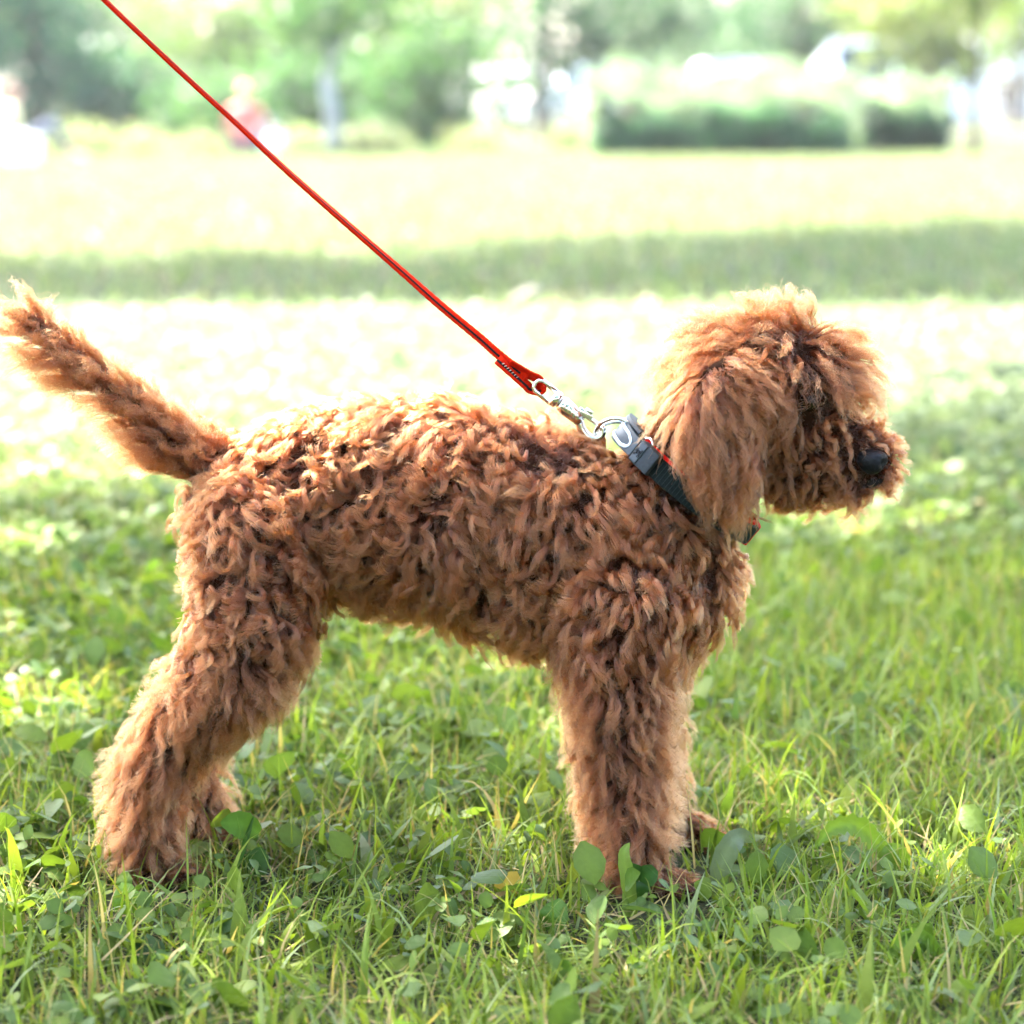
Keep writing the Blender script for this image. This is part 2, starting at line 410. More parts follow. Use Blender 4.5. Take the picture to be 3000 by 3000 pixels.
def tree(name, label, base, top_z, r0, blobs, n_clump, n_leaf, size, rgb, seed, mat=None, group=None, reject=None, cat="tree", lean=(0, 0), avoid=None):
    t = thing(name, base, label, cat, group); mat = mat or mat_bark
    top = (base[0] + lean[0], base[1] + lean[1], top_z)
    rr = np.random.default_rng(seed + 5)
    limbs = [np.array(b[0]) + rr.normal(0, .25, 3) * np.array(b[1]) for b in blobs for _ in range(2 if len(blobs) < 5 else 1)]
    trunk_mesh(t, base, top, r0, r0 * .55, mat, limbs, seed, avoid)
    crown_mesh("crown", t, blobs, n_clump, n_leaf, size, rgb, seed, reject)
    return t

# -- the tree whose shade the dog stands in (its crown hangs above the picture, over and behind the dog)
def shade_hit(p):
    """where the shadow of p falls: on the ground, and at the height of the dog's back"""
    k = p[:, 2:3] / SUN_DIR[2]; g = p - SUN_DIR * k
    kb = (p[:, 2:3] - 0.36) / SUN_DIR[2]; bk = p - SUN_DIR * kb
    return g, bk
def avoid_back(p):
    _, b = shade_hit(p); return (np.abs(b[:, 0] + 0.09) < 0.24) & (np.abs(b[:, 1]) < 0.18)
GAPS = [  # holes cut in the leaves to place sun patches: x, y, rx, ry of the light patch on the ground
    (-0.55, 0.50, 0.16, 0.14), (0.52, -.33, .10, .06), (0.42, 1.65, 0.35, .16), (-0.3, 1.7, .30, .2), (-0.9, 1.4, .3, .2), (-.40, -.50, .05, .03), (-.62, .2, .06, .05), (.30, .12, .07, .04), (.42, -.03, .09, .05), (-.60, .78, .10, .10)]
BACK_GAPS = [(-0.09, 0.0, 0.15, 0.10)]
def reject_shade(p):
    g, b = shade_hit(p); bad = np.zeros(len(p), bool)
    for x, y, rx, ry in GAPS: bad |= ((g[:, 0] - x) / rx) ** 2 + ((g[:, 1] - y) / ry) ** 2 < 1
    for x, y, rx, ry in BACK_GAPS: bad |= ((b[:, 0] - x) / rx) ** 2 + ((b[:, 1] - y) / ry) ** 2 < 1
    edge = 2.05 + 0.25 * np.sin(g[:, 0] * 2.3) + 0.12 * np.sin(g[:, 0] * 7.1) + 1.5 * np.clip(g[:, 0] - 0.2, 0, 2)
    return bad | (g[:, 1] > edge)  # leaves also cut where their shadow would pass the shade's edge
def over(gx, gy, z):      # point at height z whose shadow falls on ground point gx, gy
    return np.array([gx, gy, 0.0]) + SUN_DIR * (z / SUN_DIR[2])
blobs = [(over(.49, -.27, 4.7), (.45, .35, .25)), (over(0.2, 1.1, 5.0), (1.6, 0.9, 0.8)), (over(-.9, 0.4, 4.9), (.8, .7, .5)), (over(.8, 0.2, 4.9), (.8, .7, .5)), (over(1.3, 2.6, 5.2), (1.0, 1.0, .6)), (over(2.0, 3.6, 5.2), (1.0, 1.0, .6)), (over(0.0, 0.6, 5.2), (2.1, 1.6, 1.1)), (over(1.9, 0.2, 5.0), (1.6, 1.7, 1.0)), (over(-1.9, 0.2, 5.4), (1.6, 1.6, 1.1)), (over(0.3, -1.6, 5.6), (2.2, 1.4, 1.1)), (over(-1.4, -2.2, 5.5), (1.7, 1.4, 1.0)), (over(2.2, -1.6, 5.3), (1.5, 1.4, 1.0))]
tree("lime_tree", "leafy park tree out of frame whose crown shades the dog", (-4.7, 1.0, 0), 5.2, 0.19, blobs, 2300, 22, 0.085, (0.085, 0.15, 0.035), 201, reject=reject_shade, lean=(0.9, 0.2), avoid=avoid_back)
# -- two trees that throw the band of shade across the lawn behind the dog
def rej_band(p):
    g, _ = shade_hit(p)
    near = 5.65 + 0.30 * np.sin(g[:, 0] * 3.3) + 0.35 * np.sin(g[:, 0] * 1.1 + 1) + 0.12 * np.sin(g[:, 0] * 4.7) - 0.10 * g[:, 0]
    far = 8.9 + 0.95 * g[:, 0] + 0.45 * np.sin(g[:, 0] * 2.7) + .3 * np.sin(g[:, 0] * 6.1 + g[:, 1])
    soft = np.random.default_rng(77).normal(0, 0.28, len(p)); soft2 = np.random.default_rng(78).normal(0, 0.5, len(p))
    return (g[:, 1] < near + soft) | (g[:, 1] > far + soft2)
blobs = [(over(-2.2, 7.6, 6.0), (2.0, 2.2, 1.1)), (over(0.2, 7.8, 6.2), (1.9, 2.3, 1.2)), (over(-4.0, 8.0, 6.4), (2, 2, 1.2)), (over(0.8, 6.8, 6), (1.4, 1.0, .7)), (over(-1.2, 6.7, 6), (1.4, 1.0, .7))]
tree("lime_tree", "park tree out of frame at left shading the lawn behind the dog", (-6.6, 11.2, 0), 6.0, 0.2, blobs, 1500, 20, 0.13, (0.085, 0.15, 0.035), 202, reject=rej_band, lean=(1.0, 0))
blobs = [(over(2.4, 8.2, 6.0), (1.8, 2.3, 1.1)), (over(4.6, 9.0, 6.2), (1.8, 2.5, 1.2)), (over(6.6, 9.4, 6.3), (1.8, 2.2, 1.2)), (over(2.4, 9.8, 6.2), (1.6, 1.6, .8)), (over(1.9, 6.9, 6), (1.2, 1.0, .7))]
tree("lime_tree", "park tree out of frame at right shading the lawn behind the dog", (3.9, 12.0, 0), 6.0, 0.2, blobs, 1500, 20, 0.13, (0.085, 0.15, 0.035), 203, reject=rej_band, lean=(-.6, 0))

# -- unseen trees added behind the camera to cut frontal sky light
for i, (x, y, lab) in enumerate([(-4.2, -7.5, "added broad tree behind the camera at left, blocking sky light"), (0.8, -9.0, "added tall tree straight behind the camera, blocking sky light"), (5.2, -6.8, "added broad tree behind the camera at right, blocking sky light")]):
    bl = [((x, y, 4.2), (2.7, 1.8, 2.6)), ((x + .8, y - .5, 6.5), (2.2, 1.8, 1.8)), ((x - 1.2, y + .3, 3.0), (1.8, 1.3, 1.6))]
    tree("sky_block_tree", lab, (x, y, 0), 5.5, 0.2, bl, 700, 16, 0.2, (0.045, 0.09, 0.03), 220 + i, group="added trees behind the camera")

def B(px, py, dist):       # world point behind a pixel at a distance from the camera
    return P(px, py, dist - 2.0)
def sc(dist): return dist / F      # metres for one photograph pixel at that distance
def bgtree(name, label, px, dist, trunk_w, blob_px, rgb, seed, dens=1.0, leaf=0.16, mat=None, top=None, cat="tree", group="trees along the far edge of the lawn"):
    g = B(px, 300, dist); base = (g[0], g[1], 0.0); k = sc(dist)
    bl = []
    for (x, y, rx, ry) in blob_px:
        c = B(x, y, dist); bl.append((c, (rx * k, max(rx * k * .9, 0.5), ry * k)))
    tz = top if top else max(b[0][2] for b in bl)
    area = sum(b[1][0] * b[1][2] for b in bl)
    nclump = int(min(900, 90 + 46 * area) * dens)
    return tree(name, label, base, tz, trunk_w * k * .5, bl, nclump, 15, leaf, rgb, seed, mat, group, cat=cat)
DK, MID, LT, YEL = (0.030, 0.092, 0.056), (0.060, 0.125, 0.048), (0.115, 0.175, 0.055), (0.15, 0.185, 0.05)
bgtree("dark_tree", "dense dark green tree at the far left, its foliage reaching the ground", 120, 40, 50, [(60, 120, 200, 190), (180, 290, 190, 130), (20, -60, 220, 150), (40, 380, 120, 50)], DK, 301, 1.3)
bgtree("dark_tree", "dark bushy tree right of the far left tree, leash crossing above it", 390, 41, 46, [(330, 260, 150, 140), (440, 330, 130, 110), (300, 390, 130, 50), (420, 400, 130, 45)], (0.036, 0.078, 0.040), 302, 1.2)
bgtree("pale_tree", "sunlit pale yellow-green tree behind the seated person in pink", 620, 52, 40, [(560, 60, 170, 130), (720, 150, 150, 150), (620, 250, 160, 110), (820, 40, 150, 130)], LT, 303, 1.0, 0.18)
bgtree("tall_shrub", "mid green shrub directly behind the seated person in pink", 640, 39, 20, [(560, 340, 90, 90), (680, 330, 110, 100), (770, 350, 90, 85)], MID, 304, 1.1, cat="shrub", group="shrubs along the lawn edge")
bgtree("plane_tree", "slim tree with a smooth blue-grey trunk left of centre", 968, 31, 46, [(960, 20, 190, 110), (900, 90, 90, 60), (1080, -40, 180, 120)], MID, 305, 0.9, 0.14, mat_bark_grey, top=2.4)
bgtree("tall_shrub", "dark green shrub clasping the blue-grey trunk", 900, 37, 20, [(905, 330, 70, 105), (870, 250, 60, 90), (1010, 260, 45, 120)], (0.05, 0.11, 0.045), 306, 1.2, cat="shrub", group="shrubs along the lawn edge")
bgtree("cypress", "dark green conical shrub between the blue-grey trunk and the white car", 1270, 35, 24, [(1270, 380, 80, 80), (1260, 260, 95, 110), (1290, 150, 70, 90), (1180, 200, 50, 70)], (0.055, 0.115, 0.045), 307, 1.3, cat="shrub", group="shrubs along the lawn edge")
bgtree("pale_tree", "bright pale tree filling the gap above the dark conical shrub", 1380, 56, 40, [(1400, 60, 140, 110), (1160, 40, 170, 120), (1330, -30, 200, 100), (1440, 220, 70, 110), (1080, 180, 100, 120)], (0.16, 0.21, 0.075), 308, 0.9, 0.2)
bgtree("maple_tree", "broad blue-green tree with a dark trunk right of the white car", 1592, 44, 44, [(1640, 90, 170, 110), (1830, 60, 190, 90), (1610, 210, 110, 80), (2050, 50, 190, 95), (1770, -60, 330, 120), (1720, 170, 90, 70)], (0.042, 0.092, 0.048), 309, 1.2)
bgtree("maple_tree", "dark green tree above the middle of the hedge", 2330, 48, 40, [(2250, 100, 190, 110), (2420, 140, 150, 100), (2500, 30, 180, 120), (2350, -60, 250, 120)], (0.05, 0.10, 0.048), 310, 1.1)
bgtree("birch_tree", "yellow-green tree at the upper right behind the thin trunk", 2720, 42, 30, [(2680, 110, 130, 110), (2790, 170, 90, 70), (2620, 10, 170, 120), (2780, 30, 130, 110)], YEL, 311, 1.0)
bgtree("slender_tree", "slender tree with a thin brown trunk at the right, beside the hedge end", 2856, 30, 24, [(2900, -60, 130, 90), (2800, -40, 110, 80)], (0.10, 0.14, 0.04), 312, 0.7, 0.12, mat_bark_dark, top=2.3)
bgtree("pale_tree", "light green tree at the far right above the brick house", 2980, 70, 40, [(2960, 70, 120, 90), (3100, 20, 150, 120)], LT, 313, 0.9, 0.24)
bgtree("pale_tree", "distant hazy tree behind the far left trees", 200, 75, 40, [(60, 30, 250, 150), (330, 60, 200, 150), (450, 160, 120, 150)], (0.10, 0.16, 0.075), 314, 0.9, 0.28)
bgtree("pale_tree", "distant pale tree behind the blue-grey trunk", 1000, 80, 40, [(850, 200, 200, 140), (1050, 230, 200, 130), (950, 80, 260, 120)], (0.12, 0.18, 0.08), 315, 0.9, 0.3)
bgtree("pale_tree", "distant green tree seen behind the hedge cars", 2100, 85, 40, [(1950, 160, 260, 90), (2300, 180, 260, 90), (2600, 190, 200, 90)], (0.085, 0.14, 0.07), 316, 0.9, 0.3)
# low sunlit shrubs along the lawn edge
for i, (x, y, rx, ry, dist, lab) in enumerate([(215, 420, 110, 34, 30, "low sunlit shrub beside the white box at far left"), (395, 434, 60, 20, 30, "small low shrub between the far left trees"), (575, 436, 70, 22, 31, "low pale shrub left of the person in pink"),
        (890, 428, 45, 26, 31, "small rounded shrub left of the blue-grey trunk"), (1085, 426, 85, 28, 31, "low sunlit shrub right of the blue-grey trunk"), (1400, 420, 75, 28, 33, "low pale shrub below the white car"), (1670, 410, 60, 40, 34, "pale shrub at the left end of the long hedge")]):
    k = sc(dist); c = B(x, y, dist); t = thing("low_shrub", (c[0], c[1], 0), lab, "shrub", "low shrubs along the lawn edge")
    crown_mesh("foliage", t, [((c[0], c[1], c[2]), (rx * k, .35, ry * k)), ((c[0] + rx * k * .4, c[1] + .1, c[2] * .8), (rx * k * .6, .3, ry * k * .8))], 120, 14, 0.07, (0.19, 0.22, 0.12), 330 + i, shell=0.4)
    mb = MB(); mb.tube([(c[0], c[1], 0), (c[0] + .02, c[1], c[2])], [.03, .015], 8); mb.build("stem", mat_bark, t)

# ================================================================== HEDGES
def hedge(label, x0, x1, dist, h_front, h_top, depth, rgb, rgb_sunlit, seed, slant=0.0):
    r = np.random.default_rng(seed); a = B(x0, 450, dist)[0]; b = B(x1, 450, dist)[0]; y = dist - 2.0
    t = thing("hedge", ((a + b) / 2, y, 0), label, "hedge")
    def leafs(n, face):
        u = r.random(n); X = a + (b - a) * u
        if face == 'front': p = np.stack([X, y + r.normal(0, .10, n) + slant * u, r.random(n) ** .9 * h_front * (0.93 + .14 * np.sin(X * 3.1 + seed) + .12 * np.sin(X * 8.3 + seed)) * np.minimum(1, .45 + 1.6 * np.minimum(X - a, b - X) / .6)], 1)
        elif face == 'top':
            v = r.random(n); p = np.stack([X, y + v * depth + slant * u, (h_front + (h_top - h_front) * v) * (1 + .10 * np.sin(X * 2.3 + seed) + .06 * np.sin(X * 6.1)) * np.minimum(1, .55 + 1.2 * np.minimum(X - a, b - X) / .7) + r.normal(0, .06, n)], 1)
        else:
            e = r.random(n) < .5; zz = r.random(n) * h_top; p = np.stack([np.where(e, a, b) + r.normal(0, .05, n), y + r.random(n) * depth, zz], 1)
        return p
    def bl(p, col, nm):
        n = len(p); S = 0.085 * r.uniform(.6, 1.3, n)
        d = nrm(r.normal(size=(n, 3))); e = nrm(np.cross(d, r.normal(size=(n, 3))))
        lum = 0.75 + 0.5 * (0.5 + 0.5 * np.sin(p[:, 0] * 5.1 + np.sin(p[:, 2] * 9) * 2)) * r.uniform(.6, 1.2, n)
        V = np.stack([p, p + d * (S * .5)[:, None] + e * (S * .4)[:, None], p + d * S[:, None], p + d * (S * .5)[:, None] - e * (S * .4)[:, None]], 1)
        V[..., 2] = np.maximum(V[..., 2], .01)
        mesh(nm, V.reshape(-1, 3), np.arange(n * 4).reshape(n, 4), mat_foliage, t, smooth=False, col=np.repeat(np.array(col)[None] * lum[:, None], 4, 0))
    A = (b - a)
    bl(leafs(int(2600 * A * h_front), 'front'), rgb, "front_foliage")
    bl(leafs(int(1500 * A * depth), 'top'), rgb_sunlit, "top_foliage")  # top and end leaves paler than the shaded front: sunlight put into leaf colour
    bl(leafs(int(1500 * depth), 'side'), rgb_sunlit, "end_foliage")
    mb = MB(); x0_, x1_ = a + .35, b - .35; hf, ht = h_front * .72, h_top * .72       # woody core
    mb.add([(x0_, y + .12, 0), (x1_, y + .12 + slant, 0), (x1_, y + .12 + slant, hf), (x0_, y + .12, hf), (x0_, y + depth, 0), (x1_, y + depth + slant, 0), (x1_, y + depth + slant, ht), (x0_, y + depth, ht)],
           [(0, 1, 2, 3), (3, 2, 6, 7), (5, 4, 7, 6), (4, 0, 3, 7), (1, 5, 6, 2), (4, 5, 1, 0)]); mb.build("branches", mat_bark, t, smooth=False)
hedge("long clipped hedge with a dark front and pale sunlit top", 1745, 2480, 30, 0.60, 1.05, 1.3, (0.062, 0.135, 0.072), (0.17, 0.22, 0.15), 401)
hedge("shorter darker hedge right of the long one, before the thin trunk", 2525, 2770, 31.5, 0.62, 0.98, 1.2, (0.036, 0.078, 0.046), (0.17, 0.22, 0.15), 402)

# ================================================================== CARS
mat_car_w = simple("white_paint", (0.78, 0.79, 0.80), 0.25, coat=0.6, noise=0.02, scale=3)
mat_car_s = simple("silver_blue_paint", (0.50, 0.56, 0.62), 0.3, metal=0.3, coat=0.5, noise=0.03, scale=3)
mat_glass = simple("car_glass", (0.02, 0.03, 0.035), 0.06, noise=0.1, scale=2)
mat_tyre = simple("tyre_rubber", (0.02, 0.02, 0.02), 0.85, noise=0.2, scale=60)
mat_rim = simple("alloy_rim", (0.45, 0.46, 0.47), 0.35, metal=0.8)
mat_lamp = simple("lamp_glass", (0.7, 0.7, 0.68), 0.12, coat=1.0)
mat_tail = simple("tail_lamp", (0.45, 0.02, 0.02), 0.2, coat=1.0)
def car(label, x, y, rot, mat, van=False):
    t = thing("parked_car", (0, 0, 0), label, "car", "cars parked beyond the hedge")
    prof = [(-2.1, .35, .62, None), (-2.0, .28, .80, None), (-1.55, .26, .92, .95), (-.95, .26, .95, 1.42), (-.2, .26, .95, 1.48), (.55, .26, .94, 1.40), (1.05, .26, .93, .97), (1.75, .27, .84, None), (2.1, .34, .62, None)]
    if van: prof = [(-2.2, .35, .9, None), (-2.15, .28, 1.0, 1.75), (-1.5, .26, 1.02, 1.88), (-.4, .26, 1.02, 1.92), (.8, .26, 1.02, 1.85), (1.5, .26, 1.0, 1.06), (2.0, .28, .9, None), (2.2, .36, .65, None)]
    V = []; Fc = []
    for (X, zb, zt, zr) in prof:
        w = .85 if abs(X) < 1.9 else .72; zr_ = zr if zr else zt + .02; wr = .62 if zr and zr > 1.2 else w * .92
        V += [(X, -w * .9, zb), (X, -w, zb + .2), (X, -w, zt), (X, -wr, zr_), (X, wr, zr_), (X, w, zt), (X, w, zb + .2), (X, w * .9, zb)]
    for i in range(len(prof) - 1):
        for j in range(8):
            a = i * 8 + j; b = i * 8 + (j + 1) % 8; Fc.append((a, a + 8, b + 8, b))
    Fc += [tuple(range(8)), tuple(len(V) - 1 - j for j in range(8))]
    mesh("body", V, Fc, mat, t, smooth=False)
    st = [p for p in prof if p[3] and p[3] > 1.2]; 
    for s in (-1, 1):
        for i in range(len(st) - 1):
            (xa, _, za, ra), (xb, _, zb, rb) = st[i], st[i + 1]
            g = .06; mesh("window", [(xa + g, s * .845, za + .05), (xb - g, s * .845, zb + .05), (xb - g, s * (.66), rb - .10), (xa + g, s * .66, ra - .10)], [(0, 1, 2, 3)] if s < 0 else [(3, 2, 1, 0)], mat_glass, t, smooth=False)
    fr = [p for p in prof if p[3]]; (xa, _, za, ra), (xb, _, zb, rb) = fr[-2], fr[-1]
    mesh("windscreen", [(xb - .03, -.70, rb + .035), (xb - .03, .70, rb + .035), (xa + .06, .56, ra - .02), (xa + .06, -.56, ra - .02)], [(0, 1, 2, 3)], mat_glass, t, smooth=False)
    for X in (-1.3, 1.3):
        for s in (-1, 1):
            w = MB(); w.tube([(X, s * .66, .31), (X, s * .86, .31)], .31, 22); wh = w.build("wheel", mat_tyre, t, smooth=False)
            w = MB(); w.tube([(X, s * .80, .31), (X, s * .875, .31)], [.2, .19], 16); w.build("rim", mat_rim, wh, smooth=False)
    for s in (-1, 1):
        w = MB(); w.ball((2.02, s * .55, .64), (.10, .17, .08), 12, 8); w.build("headlight", mat_lamp, t)
        w = MB(); w.ball((-2.03, s * .58, .72), (.08, .13, .10), 12, 8); w.build("tail_light", mat_tail, t)
        w = MB(); w.ball((.75, s * .95, 1.0), (.06, .10, .07), 10, 6); w.build("mirror", mat, t)
    t.location = (x, y, 0); t.rotation_euler = (0, 0, rot); return t
c = B(1490, 350, 58); car("white car parked at the lawn's far edge left of the dark trunk", c[0], c[1], math.radians(-70), mat_car_w)
c = B(2200, 250, 46); car("white car parked behind the long hedge's middle", c[0], c[1], math.radians(4), mat_car_w)
c = B(2540, 250, 47); car("white van parked behind the gap between the two hedges", c[0], c[1], math.radians(183), mat_car_w, True)
c = B(1800, 250, 52); car("silver-blue car parked behind the left end of the long hedge", c[0], c[1], math.radians(8), mat_car_s)

# ================================================================== HOUSE at the far right
def brick_mat():
    m, nt, out = new_mat("red_brick"); b = nt.nodes.new("ShaderNodeBsdfPrincipled"); b.inputs["Roughness"].default_value = .9
    br = nt.nodes.new("ShaderNodeTexBrick"); br.inputs["Scale"].default_value = 4.2; br.inputs["Color1"].default_value = (.30, .10, .065, 1); br.inputs["Color2"].default_value = (.38, .15, .09, 1); br.inputs["Mortar"].default_value = (.4, .36, .32, 1)
    tc = nt.nodes.new("ShaderNodeTexCoord"); nt.links.new(tc.outputs["Object"], br.inputs["Vector"]); nt.links.new(br.outputs["Color"], b.inputs["Base Color"]); nt.links.new(b.outputs[0], out.inputs["Surface"]); return m
mat_brick = brick_mat(); mat_trim = simple("white_trim", (.8, .8, .79), .5, noise=.03, scale=2); mat_roof = simple("pale_roof", (.62, .63, .64), .6, noise=.08, scale=4)
hd = 95.0; hk = sc(hd); hl0 = B(2865, 300, hd)[0]; hy = hd - 2
house = thing("brick_house", (hl0 + 4, hy, 0), "low red brick house with a deep white awning at the far right edge", "house")
W0, W1 = hl0 + .35, hl0 + 9.0; HZ = 3.0
MB().box(((W0 + W1) / 2, hy + 3, HZ / 2), ((W1 - W0) / 2, 3, HZ / 2)).build("wall", mat_brick, house, smooth=False)
MB().box(((W0 + W1) / 2, hy - .62, 2.42), ((W1 - W0) / 2 + .6, .60, .70)).build("awning", mat_trim, house, smooth=False)
mb = MB(); z0 = HZ + .15; mb.add([(W0 - .5, hy - .6, z0), (W1 + .5, hy - .6, z0), (W1 + .5, hy + 6.6, z0), (W0 - .5, hy + 6.6, z0), (W0 + 1.2, hy + 3, z0 + .85), (W1 - 1.2, hy + 3, z0 + .85)], [(0, 1, 5, 4), (2, 3, 4, 5), (1, 2, 5), (3, 0, 4), (3, 2, 1, 0)]); mb.build("roof", mat_roof, house, smooth=False)
MB().box((W0 - .28, hy - .80, 0.85), (.30, .30, .85)).build("porch_column", mat_trim, house, smooth=False)
for wx in (W0 + .55, W0 + 3.2, W0 + 5.6):
    w = MB().box((wx + .4, hy - .02, 1.0), (.5, .05, .55)).build("window", mat_trim, house, smooth=False)
    for s in (-1, 1): MB().box((wx + .4 + s * .225, hy - .075, 1.0), (.20, .008, .47)).build("pane", mat_glass, w, smooth=False)
d_ = MB().box((W0 + 2.2, hy - .03, 0.84), (.45, .05, .84)).build("door", mat_trim, house, smooth=False)
MB().ball((W0 + 2.5, hy - .11, 1.0), .035, 10, 6).build("handle", mat_rim, d_)

# ================================================================== PEOPLE far behind
mat_skin_h = simple("skin_tone", (.52, .31, .23), .55, noise=.06, scale=20)
mat_pink = simple("pink_cotton", (.52, .17, .14), .85, noise=.08, scale=12)
mat_yellow = simple("pale_yellow_cotton", (.72, .66, .36), .85, noise=.08, scale=12)
mat_denim = simple("dark_denim", (.045, .06, .10), .85, noise=.2, scale=30)
mat_eye = simple("dark_eye", (0.010, 0.006, 0.003), 0.18, spec=0.35)
mat_hair_b = simple("brown_hair", (.14, .085, .05), .7, noise=.3, scale=60)
mat_hair_l = simple("blond_hair", (.45, .33, .16), .7, noise=.3, scale=60)
def skin_obj(name, nodes, edges, rad, mat, parent, root=0, sub=2):
    me = bpy.data.meshes.new(name); me.from_pydata([tuple(n) for n in nodes], edges, []); me.update()
    o = bpy.data.objects.new(name, me); COL.objects.link(o)
    o.modifiers.new("s", 'SKIN')
    for i, v in enumerate(me.skin_vertices[0].data):
        r = rad[i]; v.radius = (r, r) if np.isscalar(r) else r; v.use_root = (i == root)
    m = o.modifiers.new("u", 'SUBSURF'); m.levels = sub; m.render_levels = sub
    e = bpy.data.meshes.new_from_object(o.evaluated_get(bpy.context.evaluated_depsgraph_get())); bpy.data.objects.remove(o)
    e.materials.clear()
    for p in e.polygons: p.use_smooth = True
    return link(name, e, mat, parent)
def person(label, loc, rotz, shirt, hair, arms_back):
    """sits on the ground, knees drawn up, local front = -y; one continuous body with shirt, trousers and hair over it"""
    t = thing("person", (0, 0, 0), label, "person")
    N = [(0, 0, .10), (0, .02, .28), (0, .03, .46), (0, .02, .55), (0, 0, .61), (0, -.015, .70), (0, -.02, .79)]
    Rr = [(.15, .12), (.135, .10), (.15, .10), (.09, .08), .048, (.075, .09), (.055, .065)]
    E = [(0, 1), (1, 2), (2, 3), (3, 4), (4, 5), (5, 6)]
    def add(p, r, par): N.append(p); Rr.append(r); E.append((par, len(N) - 1)); return len(N) - 1
    arms, legs = [], []
    for s in (-1, 1):
        sh = add((s * .18, .03, .53), .055, 3)
        if arms_back: el = add((s * .27, .14, .32), .042, sh); wr = add((s * .26, .26, .09), .030, el); pd = np.array([0, .8, -.35])
        else: el = add((s * .27, -.05, .30), .042, sh); wr = add((s * .16, -.26, .36), .030, el); pd = np.array([-s * .6, -.7, -.1])
        hnd = add(tuple(np.array(N[wr]) + pd * .06), (.034, .018), wr)
        for f in range(5):
            a = (f - 2) * .30; d = nrm(pd) ; sd = nrm(np.cross(d, [0, 0, 1.0]) + 1e-6)
            b = np.array(N[hnd]) + d * (.035 if f != 0 else .01) + sd * (f - 2) * .014
            k1 = add(tuple(b), .009, hnd); add(tuple(b + d * (.05 - .006 * abs(f - 2)) + sd * a * .02 + np.array([0, 0, -.015])), .007, k1)
        arms.append((sh, el))
        hp = add((s * .10, -.03, .10), .095, 0); kn = add((s * .15, -.40, .42), .062, hp); an = add((s * .13, -.62, .06), .040, kn)
        ft = add((s * .15, -.78, .03), (.045, .03), an); legs.append((hp, kn, an))
    skin_obj("body", N, E, Rr, mat_skin_h, t)
    # shirt: torso and upper arms, a little fuller than the body
    sN = [N[0], N[1], N[2], N[3], (0, .005, .585)]; sR = [(.165, .135), (.155, .12), (.168, .12), (.115, .10), .06]; sE = [(0, 1), (1, 2), (2, 3), (3, 4)]
    for sh, el in arms:
        sN.append(N[sh]); sR.append(.072); sE.append((3, len(sN) - 1)); sN.append(tuple(np.array(N[sh]) * .45 + np.array(N[el]) * .55)); sR.append(.060); sE.append((len(sN) - 2, len(sN) - 1))
    skin_obj("shirt", sN, sE, sR, shirt, t, root=1)
    tN = [(0, 0, .10)]; tR = [(.17, .14)]; tE = []
    for hp, kn, an in legs:
        tN.append(N[hp]); tR.append(.108); tE.append((0, len(tN) - 1)); tN.append(N[kn]); tR.append(.075); tE.append((len(tN) - 2, len(tN) - 1)); tN.append(tuple(np.array(N[kn]) * .2 + np.array(N[an]) * .8)); tR.append(.055); tE.append((len(tN) - 2, len(tN) - 1))
    skin_obj("trousers", tN, tE, tR, mat_denim, t)
    hb = MB(); hb.ball((0, .012, .765), (.088, .098, .10), 18, 12)
    V = np.concatenate(hb.V); low = (V[:, 1] < -.02) & (V[:, 2] < .79); V[low, 1] = np.maximum(V[low, 1], -.03)
    mesh("hair", V, hb.F, hair, t)
    f = MB()
    f.ball((0, -.105, .735), (.014, .02, .02), 8, 6); f.build("nose", mat_skin_h, t)
    for s in (-1, 1): e = MB(); e.ball((s * .03, -.088, .755), .010, 8, 6); e.build("eye", mat_eye, t); e = MB(); e.ball((s * .086, -.01, .745), (.012, .025, .032), 8, 6); e.build("ear", mat_skin_h, t)
    e = MB(); e.ball((0, -.088, .695), (.025, .008, .007), 10, 6); e.build("mouth", mat_pink, t)
    t.location = loc; t.rotation_euler = (0, 0, rotz); t.scale = (1.06, 1.06, 1.06); return t
c = B(722, 440, 31); person("person in a pink shirt sitting on the far lawn, back turned", (c[0], c[1], 0), math.radians(165), mat_pink, mat_hair_l, False)
c = B(40, 440, 27); person("person in a pale yellow top sitting at the far left edge, leaning on one arm", (c[0], c[1], 0), math.radians(100), mat_yellow, mat_hair_b, True)
# white things on the lawn
mat_cool = simple("white_plastic", (.80, .83, .86), .35, noise=.03, scale=5); mat_bag = simple("white_canvas", (.78, .78, .76), .8, noise=.06, scale=10)
c = B(62, 470, 26.0); t = thing("cool_box", (c[0], c[1], 0), "white cool box on the lawn at the far left edge", "cool box")
k = sc(26.0); MB().box((c[0], c[1], .12), (52 * k, .14, .12)).build("box", mat_cool, t, bevel=.02); MB().box((c[0], c[1], .275), (56 * k, .155, .033)).build("lid", mat_cool, t, bevel=.012)
mb = MB(); mb.tube(catmull([(c[0] - .2, c[1] - .15, .25), (c[0] - .18, c[1] - .2, .33), (c[0] + .18, c[1] - .2, .33), (c[0] + .2, c[1] - .15, .25)], 16), .011, 8); mb.build("handle", mat_rim, t)
c = B(810, 440, 31); t = thing("tote_bag", (c[0], c[1], 0), "white bag standing beside the person in the pink shirt", "bag")
mb = MB(); mb.tube([(c[0], c[1], 0.0), (c[0], c[1], .06), (c[0], c[1], .16), (c[0] + .01, c[1], .25)], [.17, .19, .165, .11], 16, flat=.6, up=(0, 1, 0)); mb.build("bag_body", mat_bag, t)
for s in (-1, 1):
    mb = MB(); mb.tube(catmull([(c[0] - .07, c[1] + s * .05, .24), (c[0] - .05, c[1] + s * .06, .34), (c[0] + .05, c[1] + s * .06, .34), (c[0] + .07, c[1] + s * .05, .24)], 14), .009, 6); mb.build("strap", mat_bag, t)
